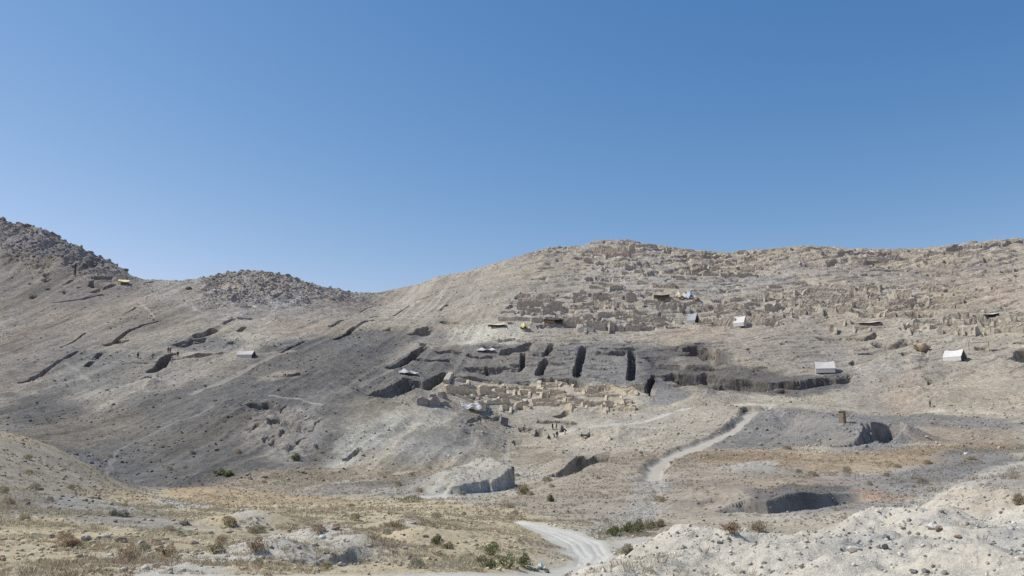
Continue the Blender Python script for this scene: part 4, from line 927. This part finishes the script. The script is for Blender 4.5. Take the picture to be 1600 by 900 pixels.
def person(label, px, py, face, pose='stand', top='dark', legs='dark', cap=None, seed=0):
    A, az, d = frame_of(px, py); r = random.Random(seed)
    # joints: pelvis, chest, neck, head base, crown; facing -y
    if pose == 'bend': pel, che, nek, hd = (0,.12,.90), (0,-.28,1.12), (0,-.46,1.16), (0,-.64,1.14); hands = [(-.16,-.62,.45), (.16,-.66,.45)]; elb = [(-.22,-.42,.80), (.22,-.44,.80)]
    elif pose == 'crouch': pel, che, nek, hd = (0,.12,.38), (0,-.12,.72), (0,-.2,.9), (0,-.26,1.02); hands = [(-.15,-.55,.35), (.15,-.55,.35)]; elb = [(-.25,-.3,.5), (.25,-.3,.5)]
    elif pose == 'reach': pel, che, nek, hd = (0,0,.95), (0,-.03,1.32), (0,-.05,1.48), (0,-.08,1.6); hands = [(-.2,-.5,1.15), (.24,-.42,1.05)]; elb = [(-.28,-.15,1.12), (.3,-.12,1.1)]
    else: pel, che, nek, hd = (0,0,.95), (0,-.01,1.34), (0,-.02,1.49), (0,-.04,1.61); hands = [(-.29,-.08,.80), (.29,-.1,.82)]; elb = [(-.27,.02,1.1), (.27,.02,1.1)]
    kn = [(-.12,-.42,.48),(.12,-.42,.48)] if pose == 'crouch' else [(-.12,-.06,.5),(.13,-.12,.5)]
    ft_ = [(-.13,-.12,.08),(.13,-.12,.08)] if pose == 'crouch' else [(-.13,.05,.08),(.15,-.12,.08)]
    sh = [(che[0]-.17, che[1], che[2]+.06), (che[0]+.17, che[1], che[2]+.06)]
    cr = (hd[0], hd[1]-(.10 if pose == 'bend' else .02), hd[2]+(-.02 if pose == 'bend' else .12))
    V = [pel, che, nek, hd, cr]; rad = [.13, .15, .055, .085, .075]; E = [(0,1),(1,2),(2,3),(3,4)]
    for s in (0, 1):
        n = len(V); V += [sh[s], elb[s], hands[s]]; rad += [.07, .045, .032]; E += [(1, n), (n, n+1), (n+1, n+2)]
        h = hands[s]; 
        for q, (dx_, dz_) in enumerate([(-.03,-.09),(-.01,-.105),(.01,-.10),(.03,-.085)]):
            V.append((h[0]+dx_, h[1]-.02, h[2]+dz_)); rad.append(.010); E.append((n+2, len(V)-1))
        V.append((h[0]+(.05 if s == 0 else -.05), h[1]-.03, h[2]-.04)); rad.append(.011); E.append((n+2, len(V)-1))
    for s in (0, 1):
        n = len(V); hx = -.09 if s == 0 else .09
        V += [(pel[0]+hx, pel[1], pel[2]-.06), kn[s], ft_[s], (ft_[s][0], ft_[s][1]-.17, .04)]; rad += [.095, .062, .045, .035]; E += [(0, n), (n, n+1), (n+1, n+2), (n+2, n+3)]
    o = skin_mesh('person', V, E, rad, M_skin, None); o.location = (A[0], A[1], A[2]); o.rotation_euler = (0, 0, az+face); tag(o, label, 'person')
    # long shirt with sleeves, trousers, hair or cap
    tl = (pel[0], pel[1]-.02+(.05 if pose == 'bend' else 0), pel[2]-(.12 if pose == 'crouch' else .32))
    Vt = [pel, che, (nek[0], nek[1], nek[2]-.06), tl]; Rt = [.165, .18, .09, .20]; Et = [(0,1),(1,2),(0,3)]
    for s in (0, 1):
        n = len(Vt); hh = hands[s]; e = elb[s]; Vt += [sh[s], e, tuple(e[i]+(hh[i]-e[i])*.8 for i in range(3))]; Rt += [.085, .062, .055]; Et += [(1, n), (n, n+1), (n+1, n+2)]
    skin_mesh('tunic', Vt, Et, Rt, cloths[top], o)
    Vl = [(pel[0], pel[1], pel[2]-.02)]; Rl = [.15]; El = []
    for s in (0, 1):
        n = len(Vl); hx = -.09 if s == 0 else .09; Vl += [(pel[0]+hx, pel[1], pel[2]-.08), kn[s], tuple(kn[s][i]+(ft_[s][i]-kn[s][i])*.85 for i in range(3))]; Rl += [.11, .085, .075]; El += [(0, n), (n, n+1), (n+1, n+2)]
    skin_mesh('trousers', Vl, El, Rl, cloths[legs], o)
    skin_mesh('cap' if cap else 'hair', [(hd[0], hd[1]+.03, hd[2]+.02), (cr[0], cr[1]+.02, cr[2]+.03)], [(0, 1)], [.088, .085], cloths[cap] if cap else M_hair, o)
    me = o.data                        # nose, eyes and mouth as small shapes on the face
    f = MB(); fy = hd[1]-.09
    if pose != 'bend':
        f.add([(-.012,fy,hd[2]+.05),(.012,fy,hd[2]+.05),(0,fy-.03,hd[2]+.0),(-.015,fy,hd[2]-.005),(.015,fy,hd[2]-.005)], [(0,1,2),(0,2,3),(1,4,2),(3,2,4)]); f.build('nose', M_skin, o)
    return o
person('worker in dark clothes, left one of the pair on the dig floor', 863.3, 672.5, R(60), 'stand', 'dark', 'dark', seed=1)
person('worker in grey with white cap, right one of the pair on the dig floor', 869.5, 671.5, R(-60), 'stand', 'grey', 'black', 'white', seed=2)
person('worker bending down in white shirt on the dig floor below the standing pair', 866, 684.5, R(80), 'bend', 'white', 'dark', seed=3)
person('worker crouching in dark clothes left of the bending worker', 858.5, 686.5, R(-70), 'crouch', 'dark', 'dark', seed=4)
person('worker standing in brown clothes right of the bending worker', 870.5, 685.5, R(30), 'stand', 'brown', 'brown', seed=5)
person('worker stooping in dark clothes at the front edge of the right small pit', 883.5, 678.5, R(-80), 'bend', 'dark', 'dark', seed=6)
person('worker in white shirt and black trousers right of the low cart below the small pit', 920.5, 684, R(90), 'reach', 'white', 'black', seed=7)
person('worker crouching beside the low cart below the small pit', 910, 684.5, R(-90), 'crouch', 'dark', 'dark', seed=8)
person('lone walker in dark clothes at the start of the pale path on the right', 1454, 637, R(-90), 'stand', 'dark', 'brown', seed=9)
person('dark figure standing alone left of the long trench on the left terrace', 215, 560.5, R(40), 'stand', 'black', 'black', seed=10)
person('figure standing above the trench head, left of two close together', 262.5, 551.5, R(20), 'stand', 'brown', 'brown', seed=11)
person('figure standing above the trench head, right of two close together', 265.8, 551.5, R(-30), 'stand', 'grey', 'dark', seed=12)
person('figure in black right of the trench head on the left terrace', 277.5, 558, R(0), 'stand', 'black', 'black', seed=13)
person('stooping figure in dark clothes between the lone figure and the trench head', 238, 560, R(90), 'bend', 'dark', 'dark', seed=14)
# hand cart at the small pit
A, az, d = frame_of(914, 684.5); t = thing('hand_cart', 'low hand cart with spoil beside the crouching worker below the small pit', 'cart', A, az)
m = MB(); m.add([(-.5,-.3,.35),(.5,-.3,.35),(.5,.3,.35),(-.5,.3,.35),(-.75,-.42,.75),(.75,-.42,.75),(.75,.42,.75),(-.75,.42,.75)],[(0,3,2,1),(0,1,5,4),(1,2,6,5),(2,3,7,6),(3,0,4,7)]); m.build('tray', cloths['grey'], t)
m = MB(); m.rod((.75,-.06,.2),(.75,.06,.2),.22,14); m.build('wheel', cloths['black'], t)
for s in (-.3,.3):
    m = MB(); m.rod((.75,s*.3,.2),(-1.35,s,.75),.03); m.build('handle', M_pole, t); m = MB(); m.rod((-.4,s,.5),(-.45,s,0),.025); m.build('leg', M_pole, t)

# ------------------------------------------------------------------ stones
ICO = None
def ico(sub=1):
    import bmesh
    bm = bmesh.new(); bmesh.ops.create_icosphere(bm, subdivisions=sub, radius=1.0); V = np.array([v.co[:] for v in bm.verts]); F = np.array([[v.index for v in f.verts] for f in bm.faces]); bm.free(); return V, F
I1, I2, I3 = ico(1), ico(2), ico(3)
def rock_shape(I, r, flat=.7, amp=.28):
    V = I[0].copy()
    for _ in range(9):                 # planes knock the ball into a stone
        n_ = np.array([r.gauss(0, 1) for _ in range(3)]); n_ /= np.linalg.norm(n_); c = r.uniform(.45, .85); dt = V@n_; V -= np.where(dt > c, dt-c, 0)[:, None]*n_
    for _ in range(3):
        k = np.array([r.gauss(0, 2.2) for _ in range(3)]); V *= (1+amp*.3*np.sin(V@k*1.5+r.uniform(0, 6)))[:, None]
    V *= np.array([r.uniform(.8, 1.3), r.uniform(.7, 1.1), flat*r.uniform(.75, 1.15)]); return V
rk = random.Random(3)
PAL = {k: simple_mat('stone_'+k, c, nscale=4, namp=.25, bump=.7, bscale=8) for k, c in dict(ridge=(.23,.225,.21), pale=(.42,.395,.35), brown=(.27,.19,.14), dark=(.18,.175,.165), buff=(.37,.30,.22), grey=(.26,.25,.235), white=(.55,.53,.48)).items()}
def boulder(label, px, py, wpx, pal, group=None, cat='boulder', flat=.7, I=I3, sink=.25):
    A, az, d = frame_of(px, py); s = wpx/FOC*d/2
    V = rock_shape(I, rk, flat)*s; o = tomesh('boulder', V, I[1], PAL[pal], None); o.location = (A[0], A[1], A[2]+s*flat*(1-2*sink)+.0); o.rotation_euler = (0, 0, rk.uniform(0, 6)); tag(o, label, cat, group); return o
B1 = [('large brown boulder with dark shaded side, biggest in the row on the left foreground', 243, 852, 16, 'brown'), ('pale flat slab left of the boulder row in the left foreground', 134, 845, 13, 'pale'),
 ('rounded grey boulder, left one of the touching pair in the left foreground', 154, 843, 9, 'grey'), ('pale boulder, right one of the touching pair in the left foreground', 166, 841, 12, 'pale'),
 ('buff angular boulder between the pale pair and the brown boulder', 190, 848, 18, 'buff'), ('low pale boulder just left of the large brown boulder', 220, 851, 12, 'pale'), ('buff boulder in front of the large brown boulder', 249, 861, 15, 'buff'),
 ('small brown boulder at the far left of the foreground row', 80, 841, 9, 'brown'), ('small black stone upright in the left foreground grass', 104, 861, 6, 'dark'), ('dark stone right of the buff boulder in the left foreground', 284, 864, 9, 'dark'),
 ('flat brown stone beyond the dark one in the left foreground', 302, 851, 12, 'brown'), ('flat pale stone on the field edge left of centre', 328, 834, 12, 'pale'), ('pale slab at the foot of the dark slope on the left', 390, 750, 11, 'pale'),
 ('brown stone cut off by the left edge of the photo', 1, 875, 10, 'brown'), ('reddish flat stone lying on a small mound left of the green bushes', 525, 827, 14, 'brown'), ('pale round stone beside the scrub in the middle foreground', 629, 836, 7, 'white'),
 ('brown stone in the scrub left of the green bushes', 665, 841, 9, 'brown'), ('pinkish stone below it in the scrub left of the green bushes', 660, 854, 9, 'buff'), ('pale stone right of the pinkish one in the scrub', 637, 874, 8, 'pale'),
 ('brown faced boulder on the crest of the white heap', 1466, 829, 13, 'brown'), ('pale boulder touching the brown one on the white heap', 1455, 827, 14, 'white'), ('dark grey clod, largest of the pile on the left part of the white heap', 1385, 842, 13, 'dark'),
 ('dark grey clod directly below the largest one on the white heap', 1383, 857, 13, 'dark'), ('small dark clod left of that pile on the white heap', 1360, 858, 7, 'dark'), ('dark clod up the slope behind the pile on the white heap', 1412, 829, 10, 'grey'),
 ('topmost dark clod on the crest of the white heap', 1420, 816, 10, 'grey'), ('round brown stone right of the boulder on the white heap', 1497, 842, 9, 'brown'), ('big round grey stone at the bottom edge, right of its twin', 1447, 897, 15, 'dark'),
 ('smaller round grey stone at the bottom edge, left of its twin', 1429, 896, 11, 'dark'), ('flat white slab on the lower white heap', 1336, 861, 17, 'white'), ('dark stone above the middle of the white heap', 1512, 820, 8, 'dark'),
 ('dark clod on the left shoulder of the white heap near the road', 1070, 859, 8, 'dark'), ('dark clod a step left of it near the road', 1026, 857, 7, 'dark'), ('small grey boulder on the left crest of the white heap', 1058, 834, 7, 'grey'),
 ('flat grey stone half way along the crest of the white heap', 1124, 851, 10, 'grey'), ('small dark stone beyond the flat grey one on the white heap', 1139, 844, 8, 'dark'), ('dark rock beside the white rag at the bottom centre', 853, 895, 12, 'dark'),
 ('buff boulder outcrop with shaded right side high on the tan slope at right', 1439, 548, 24, 'buff'), ('black boulder standing in the saddle of the left ridge', 295, 452, 8, 'dark'), ('tall leaning brown boulder right of the blue tarp', 1088, 470, 10, 'brown'),
 ('dark boulder just above the white awning at the upper right edge', 1564, 483, 6, 'dark'), ('small black boulder on the dark slope behind the near hill', 264, 699, 5, 'dark'), ('white boulder on the brown band beyond the crescent pit', 1448, 684, 6, 'white'),
 ('white boulder lower on the brown band, farther right', 1511, 711, 8, 'white')]
for b in B1: boulder(*b)
# jagged boulders along the two rocky crests: a group nothing tells apart
def crest(pts_, label, group, sz):
    for px, py, w_ in pts_:
        a, tt = azt(px, py); u = int(np.interp(a, AZ, np.arange(nA))); prof = Zg[u]/RR; k = int(np.argmax(np.where(RR > 250, prof, -9))); dd = RR[k]
        s = w_/FOC*dd/2; V = rock_shape(I2, rk, .85)*s; o = tomesh('boulder', V, I2[1], PAL['ridge' if rk.random() < .6 else 'grey'], None)
        o.location = (dd*math.sin(a), dd*math.cos(a), Zg[u][k]-s*.15); o.rotation_euler = (0, 0, rk.uniform(0, 6)); tag(o, label, 'boulder', group)
crest([(4,342,10),(16,348,8),(28,353,6),(42,356,9),(52,359,6),(62,362,7),(72,362,9),(84,372,6),(90,374,8),(101,380,7),(126,391,7),(142,398,6),(156,405,6),(170,411,7),(182,415,9),(196,424,8)], 'dark angular boulder along the steep skyline of the left ridge', 'boulders on the left ridge skyline', 1)
crest([(318,434,8),(330,432,6),(342,432,7),(356,430,8),(366,428,6),(378,427,7),(388,425,7),(396,424,10),(408,426,7),(418,427,6),(424,429,10),(436,433,6),(450,436,11),(462,441,6),(478,444,6),(516,451,10),(530,452,8),(545,455,6),(556,457,6)], 'grey angular boulder on the rounded rocky knoll in the middle of the left skyline', 'boulders on the middle knoll skyline', 1)

# rubble nobody could count
def rubble(name, label, P_, S_, cols, I=I1, flat=.7):
    r = random.Random(hash(name) % 97 if False else len(label)); shapes = [rock_shape(I, r, flat) for _ in range(8)]; nv = len(I[0]); n_ = len(P_)
    an = rng.uniform(0, 6.28, n_); which = rng.integers(0, 8, n_); SH = np.array(shapes)[which]; ca, sa = np.cos(an)[:, None], np.sin(an)[:, None]
    Vx = SH[:, :, 0]*ca-SH[:, :, 1]*sa; Vy = SH[:, :, 0]*sa+SH[:, :, 1]*ca
    VV = np.stack([Vx, Vy, SH[:, :, 2]], -1)*S_[:, None, None]+P_[:, None, :]
    FF = (I[1][None]+(np.arange(n_)*nv)[:, None, None]).reshape(-1, 3)
    CC = np.repeat(cols, nv, axis=0)
    o = link(name, mesh_np(name, VV.reshape(-1, 3), FF, CC, M_rub)); o['kind'] = 'stuff'; tag(o, label, 'rubble'); return o
M_rub = attr_mat('rubble_stone', 6, 20, .25, .03, .4)
def scatter(cond, n_, smin, smax, pw=3.0):
    ids = np.nonzero(cond)[0]
    # area weighted picking on the polar grid
    wgt = D[ids]*np.gradient(RR)[ids % nR]; wgt = wgt/wgt.sum(); pk = rng.choice(ids, n_, p=wgt)
    j = rng.normal(0, .25, (n_, 2)); s = smin+(smax-smin)*rng.random(n_)**pw
    P_ = np.stack([X[pk]+j[:, 0]*.3, Y[pk]+j[:, 1]*.3, Z[pk]+s*.2], 1); return pk, P_, s
def shade(pk, lo, hi, mix=.5, tint=None):
    c = COL[pk]*rng.uniform(lo, hi, (len(pk), 1)); g = rng.random((len(pk), 1)); g2 = np.where(g < .5, .8, 1.1)
    return np.clip(c*g2, .04, .62)
inview = np.abs(AR) < R(36)
pk, P_, s = scatter(inview & (D > 120) & (D < 440) & (TYPE != 2) & (TYPE != 3) & (fbm(X, Y, 14, 3, 97) > -.12), 26000, .09, .45, 4); rubble('hillside_rubble', 'grey and buff stones strewn all over the hillside', P_, s, shade(pk, .85, 1.3))
pk, P_, s = scatter(inview & (rocky > .12) & (D < 450) & (rocky > np.abs(fbm(X, Y, 12, 3, 101))*1.6), 12000, .12, .75, 2.6); s = s*np.clip(rocky[pk]*1.3, .35, 1); rubble('ridge_scree', 'angular scree covering the two rocky crests on the left', P_, s, shade(pk, .95, 1.4), I2, .85)
pk, P_, s = scatter(inview & (heapm > .5) & (D > 12), 12000, .010, .085, 4); rubble('heap_clods', 'pale and dark clods covering the white spoil heap in the right foreground', P_, s, np.clip(shade(pk, .85, 1.15)*np.where(rng.random((len(pk), 1)) < .05, .5, 1), .05, .6), I2)
lighter = (COL.mean(1) > .37) & (heapm < .5)
pk, P_, s = scatter(inview & lighter & (D > 18) & (D < 75) & (TYPE != 2) & (AR < R(10)), 4500, .02, .14, 3.6); rubble('field_rubble', 'broken pale stones on the low mounds of the foreground field', P_, s, np.clip(shade(pk, .9, 1.2), .05, .6), I1)
pk, P_, s = scatter(inview & (D > 18) & (D < 125) & (TYPE != 2) & (TYPE != 3) & (heapm < .5), 20000, .02, .2, 4.5); rubble('valley_rubble', 'scattered small stones over the valley floor and lower slopes', P_, s, np.clip(shade(pk, .8, 1.35), .05, .6), I1)

# ------------------------------------------------------------------ plants
def leaf_mat(name):
    m = bpy.data.materials.new(name); m.use_nodes = True; t = m.node_tree; b = t.nodes['Principled BSDF']; b.inputs['Roughness'].default_value = .8; b.inputs['Specular IOR Level'].default_value = .15
    at = t.nodes.new('ShaderNodeAttribute'); at.attribute_name = 'Col'; nz = t.nodes.new('ShaderNodeTexNoise'); nz.inputs['Scale'].default_value = 9; ge = t.nodes.new('ShaderNodeNewGeometry'); t.links.new(ge.outputs['Position'], nz.inputs['Vector'])
    rp = t.nodes.new('ShaderNodeMapRange'); rp.inputs[3].default_value = .7; rp.inputs[4].default_value = 1.3; t.links.new(nz.outputs['Fac'], rp.inputs[0])
    tr = t.nodes.new('ShaderNodeBsdfTranslucent'); ms = t.nodes.new('ShaderNodeMixShader'); ms.inputs[0].default_value = .4; ou = t.nodes['Material Output']; t.links.new(b.outputs[0], ms.inputs[1]); t.links.new(tr.outputs[0], ms.inputs[2]); t.links.new(ms.outputs[0], ou.inputs[0])
    mx = t.nodes.new('ShaderNodeVectorMath'); mx.operation = 'SCALE'; t.links.new(at.outputs['Color'], mx.inputs[0]); t.links.new(rp.outputs[0], mx.inputs['Scale']); t.links.new(mx.outputs[0], b.inputs['Base Color']); t.links.new(mx.outputs[0], tr.inputs[0]); return m
M_leaf = leaf_mat('dry_leaf')
def blades(P_, H, Wd, n_, spread, cols, jit=.25):
    """tufts: n_ thin curved blades from each point"""
    m = len(P_); P2 = np.repeat(P_, n_, 0); h = np.repeat(H, n_)*rng.uniform(.5, 1.1, m*n_); sp = np.repeat(H, n_)*spread
    an = rng.uniform(0, 6.283, m*n_); rr_ = np.sqrt(rng.random(m*n_)); bx = P2[:, 0]+np.cos(an)*rr_*sp*.55; by = P2[:, 1]+np.sin(an)*rr_*sp*.55
    lx = np.cos(an)*rr_*sp*rng.uniform(.4, 1.1, m*n_); ly = np.sin(an)*rr_*sp*rng.uniform(.4, 1.1, m*n_)
    q = rng.uniform(0, 6.283, m*n_); wx = np.cos(q)*Wd; wy = np.sin(q)*Wd; z0 = P2[:, 2]-.04
    a = np.stack([bx-wx, by-wy, z0], 1); b = np.stack([bx+wx, by+wy, z0], 1); c = np.stack([bx+lx*.45+wx*.7, by+ly*.45+wy*.7, z0+h*.6], 1); d_ = np.stack([bx+lx, by+ly, z0+h], 1)
    VV = np.stack([a, b, c, d_], 1).reshape(-1, 3); FF = (np.array([[0, 1, 2, 3]])+(np.arange(m*n_)*4)[:, None])
    CC = np.repeat(np.repeat(cols, n_, 0)*rng.uniform(1-jit, 1+jit, (m*n_, 1)), 4, 0); return VV, FF, np.clip(CC, .02, .55)
def grass(name, label, cond, n_, hmin, hmax, nb, wd, colr, spread=.7, cat='grass'):
    ids = np.nonzero(cond)[0]; wgt = D[ids]*np.gradient(RR)[ids % nR]; wgt /= wgt.sum(); pk = rng.choice(ids, n_, p=wgt)
    clump = fbm(X[pk], Y[pk], 2.2, 3, 95); pk = pk[clump > -.12]; P_ = np.stack([X[pk], Y[pk], Z[pk]], 1); H = rng.uniform(hmin, hmax, len(pk))*(.8+.6*np.clip(fbm(X[pk], Y[pk], 3, 2, 96), -.5, 1))
    c = np.array(colr)[rng.integers(0, len(colr), len(pk))]
    VV, FF, CC = blades(P_, H, wd, nb, spread, c); o = link(name, mesh_np(name, VV, FF, CC, M_leaf)); tag(o, label, cat, kind='stuff'); return o
STRAW = [(.52,.44,.30), (.47,.40,.28), (.56,.49,.35), (.42,.34,.23)]; RUST = [(.42,.32,.22), (.38,.29,.20), (.46,.38,.27)]; SAGE = [(.30,.30,.20), (.34,.32,.23), (.26,.27,.17)]; GRY = [(.40,.37,.31), (.45,.42,.35)]
valley = inview & (TYPE != 2) & (heapm < .3)
grass('dry_grass', 'straw coloured dry grass over the foreground field', valley & (D > 20) & (D < 62) & (AR < R(12)), 36000, .06, .22, 11, .010, STRAW+STRAW+STRAW+GRY)
grass('far_dry_grass', 'straw and rust coloured dry grass on the valley floor and lower slopes', valley & (D > 58) & (D < 130), 22000, .12, .36, 9, .025, STRAW+RUST+GRY)
grass('rust_grass', 'rusty brown low plants in patches across the foreground field', valley & (D > 22) & (D < 60) & (fbm(X, Y, 5, 2, 99) > .18) & (AR < R(10)), 3000, .08, .26, 18, .012, RUST, .9)
grass('slope_grass', 'sparse dry tufts dotted over the hillside', inview & (TYPE == 1) & (D > 125) & (D < 330), 6000, .12, .36, 7, .06, STRAW+GRY+SAGE, 1.0)
grass('heap_grass', 'thin pale dry stems growing on the white spoil heap', inview & (heapm > .5) & (D > 17) & (D < 28) & (fbm(X, Y, 2.5, 2, 98) > .22), 260, .10, .26, 14, .003, STRAW, .6)
def shrub(label, px, py, wpx, hpx, cols, group=None, name='shrub', cat='shrub', nst=120, bush=True, dmin=9):
    A = castf(px, py, dmin); d = math.hypot(A[0], A[1]); w_ = wpx/FOC*d; h = hpx/FOC*d; r = rng
    T_ = thing(name, label, cat, (A[0], A[1], A[2]), 0, group)
    Vs, Fs, Cs = [], [], []
    n_ = nst*10; an = r.uniform(0, 6.283, n_); rr_ = np.sqrt(r.random(n_)); zz_ = r.random(n_)**.75; sc = np.sqrt(np.clip(1-(zz_*.92)**2, .05, 1)); lob = 1+.22*np.sin(an*3+r.uniform(0, 6))+.15*np.sin(an*7+zz_*9)
    bx = np.cos(an)*rr_*sc*w_/2*lob; by = np.sin(an)*rr_*sc*w_/2*.8*lob; bz = zz_*h*(.85+.25*np.sin(bx*9/w_+by*7/w_))
    L = r.uniform(.03, .075, n_)*max(.7, d/45); dirx = bx/w_+r.normal(0, .5, n_); diry = by/w_+r.normal(0, .5, n_); dirz = r.uniform(.5, 1.4, n_); q = np.sqrt(dirx**2+diry**2+dirz**2)
    dv = np.stack([dirx/q, diry/q, dirz/q], 1)*L[:, None]*1.8; sd = np.cross(dv, r.normal(0, 1, (n_, 3))); sd /= np.linalg.norm(sd, axis=1)[:, None]+1e-9; sd *= L[:, None]*.32
    B = np.stack([bx, by, bz], 1); VV = np.stack([B-sd*.3, B+sd*.3, B+dv*.5+sd, B+dv, B+dv*.5-sd], 1).reshape(-1, 3); FF = np.array([[0,1,2,3,4]])+(np.arange(n_)*5)[:, None]
    c = np.array(cols)[r.integers(0, len(cols), n_)]*r.uniform(.7, 1.3, (n_, 1)); link('foliage', mesh_np('foliage', VV, FF, np.repeat(c, 5, 0), M_leaf), T_)
    m = MB()
    for k in range(9):
        a_ = r.uniform(0, 6.28); m.rod((0, 0, -.1), (math.cos(a_)*w_*.3, math.sin(a_)*w_*.25, h*r.uniform(.5, .8)), .012*max(1, d/40), 4)
    m.build('stem', M_pole, T_); return T_
GREEN = [(.18,.22,.08), (.23,.26,.11), (.29,.30,.14), (.14,.18,.065)]; OLIVE = [(.28,.28,.15), (.34,.32,.19), (.24,.24,.13)]
for a in [('bushy green shrub, largest of the green clump beside the track at the bottom', 792, 889, 40, 20, GREEN), ('green shrub at the left end of the low green clump at the bottom', 765, 889, 26, 12, GREEN+OLIVE), ('pale green shrub at the right end of the low green clump at the bottom', 818, 887, 22, 17, OLIVE+GREEN),
          ('round olive shrub standing just behind the green clump at the bottom', 768, 868, 30, 17, OLIVE+GREEN), ('yellowish shrub at the left rear of the green clump', 752, 880, 20, 9, STRAW+OLIVE),
          ('bright green shrub at the left end of the row by the road bend', 959, 837, 26, 12, GREEN), ('olive shrub second from the left in the row by the road bend', 981, 834, 20, 14, OLIVE+GREEN), ('tall olive shrub in the middle of the row by the road bend', 997, 832, 22, 16, OLIVE), ('brownish green shrub fourth in the row by the road bend', 1015, 828, 22, 12, OLIVE+STRAW), ('dry brown shrub at the right end of the row by the road bend', 1031, 824, 16, 9, STRAW+RUST),
          ('straw coloured tussock right of the road beside the white heap', 979, 867, 24, 13, STRAW+GRY), ('olive shrub in the scrub left of the green clump', 682, 852, 20, 13, OLIVE), ('yellow green shrub on the field in front of the striped grass', 337, 866, 26, 15, OLIVE+STRAW),
          ('large rust brown bush on the left foreground field', 400, 862, 28, 18, RUST), ('rust brown bush beside the buff boulder on the left', 262, 873, 28, 17, RUST+STRAW), ('dry brown bush below the shallow gully at left', 200, 872, 34, 16, RUST+STRAW), ('yellow tussock between low mounds left of centre', 361, 823, 18, 10, OLIVE+STRAW),
          ('brown bush just beyond the white heap, left of two', 1144, 836, 28, 12, RUST), ('golden brown bush just beyond the white heap, right of two', 1185, 830, 30, 12, RUST+STRAW), ('green tinged shrub on the slope of the field left of the road', 700, 858, 16, 8, OLIVE+STRAW),
          ('golden tussock on the crest of the white heap at the right edge', 1592, 790, 16, 12, STRAW), ('green plants at the foot of the dark slope on the left', 343, 742, 22, 7, GREEN+GRY), ('small green shrub beside it at the foot of the dark slope', 357, 745, 14, 6, GREEN), ('dark green shrub below the pale rock face', 461, 720, 14, 8, GREEN+GRY),
          ('round dark shrub at the left side where the upper track crests', 1162, 645, 9, 7, OLIVE+GRY), ('green patch of shrubs left of the earth block base', 640, 785, 60, 8, GREEN+GRY+STRAW), ('small shrub against the near right foot of the earth block', 818, 772, 24, 12, OLIVE+STRAW), ('olive shrub on the brown slope right of the earth block', 860, 784, 8, 8, OLIVE),
          ('grey scrub, left one of two on the shaded near hill foot', 176, 806, 12, 6, GRY), ('grey scrub, right one of two on the shaded near hill foot', 192, 807, 18, 7, GRY), ('grey scrub at the right of the grey gravel strip on the left', 288, 822, 14, 6, GRY)]:
    shrub(*a, nst=70)
# small scrub repeated over field and slopes
SPOTS = []
r_ = random.Random(21)
while len(SPOTS) < 72:
    px, py = r_.uniform(0, 1600), r_.uniform(700, 890)
    if (px > 960 and py > 790) or (780 < px < 990 and py > 805): continue
    A = castf(px, py); u = int(np.interp(math.atan2(A[0], A[1]), AZ, np.arange(nA))); k = int(np.interp(math.hypot(A[0], A[1]), RR, np.arange(nR)))
    if TYPE[u*nR+k] in (2, 4, 6) or CUTMASK[u*nR+k-4:u*nR+k+5].any(): continue
    SPOTS.append(A)
protos = []
for pi, cols in enumerate((STRAW+GRY, RUST, SAGE+GRY, OLIVE+STRAW)):
    protos.append((cols, ['straw coloured low bush dotted over the valley floor', 'rust brown low bush dotted over the valley floor', 'grey green low bush dotted over the valley floor', 'olive low bush dotted over the valley floor'][pi], ['straw bushes', 'rust brown bushes', 'grey green bushes', 'olive bushes'][pi]))
PR = []
for i, A in enumerate(SPOTS):
    k = i % 4; cols, lab, grp = protos[k]
    if i < 4:
        T_ = thing('low_bush', lab, 'bush', A, 0, grp); n_ = 420; w_, h = .9, .5
        an = rng.uniform(0, 6.283, n_); zz_ = rng.random(n_); rr_ = np.sqrt(rng.random(n_))*np.sqrt(1-(zz_*.9)**2); B = np.stack([np.cos(an)*rr_*w_/2, np.sin(an)*rr_*w_/2, zz_*h], 1)
        dv = np.stack([B[:, 0], B[:, 1], np.full(n_, .25)], 1)+rng.normal(0, .12, (n_, 3)); dv /= np.linalg.norm(dv, axis=1)[:, None]; dv *= .16; sd = np.cross(dv, rng.normal(0, 1, (n_, 3))); sd /= np.linalg.norm(sd, axis=1)[:, None]; sd *= .018
        VV = np.stack([B-sd, B+sd, B+dv+sd*.5, B+dv-sd*.5], 1).reshape(-1, 3); FF = np.array([[0,1,2,3]])+(np.arange(n_)*4)[:, None]
        c = np.array(cols)[rng.integers(0, len(cols), n_)]*rng.uniform(.7, 1.3, (n_, 1)); f_ = link('foliage', mesh_np('foliage', VV, FF, np.repeat(c, 4, 0), M_leaf), T_)
        PR.append((T_, f_)); T_.rotation_euler = (0, 0, r_.uniform(0, 6))
    else:
        T_ = PR[k][0].copy(); C.objects.link(T_); f_ = PR[k][1].copy(); C.objects.link(f_); f_.parent = T_; T_.location = A; T_.rotation_euler = (0, 0, r_.uniform(0, 6)); 
    d = math.hypot(A[0], A[1]); q = r_.uniform(.3, .75)*(1+.5*(d > 70)); T_.scale = (q*r_.uniform(.9, 1.3), q, q*r_.uniform(.7, 1.1))
# white rag and dry stalks at the bottom centre
crumple('pale crumpled plastic rag on the stones at the bottom centre', 845, 889, 12, 7, cloth_mat('pale_plastic', (.50,.60,.58)), 29, depth=.35, name='plastic_rag', cat='rag')
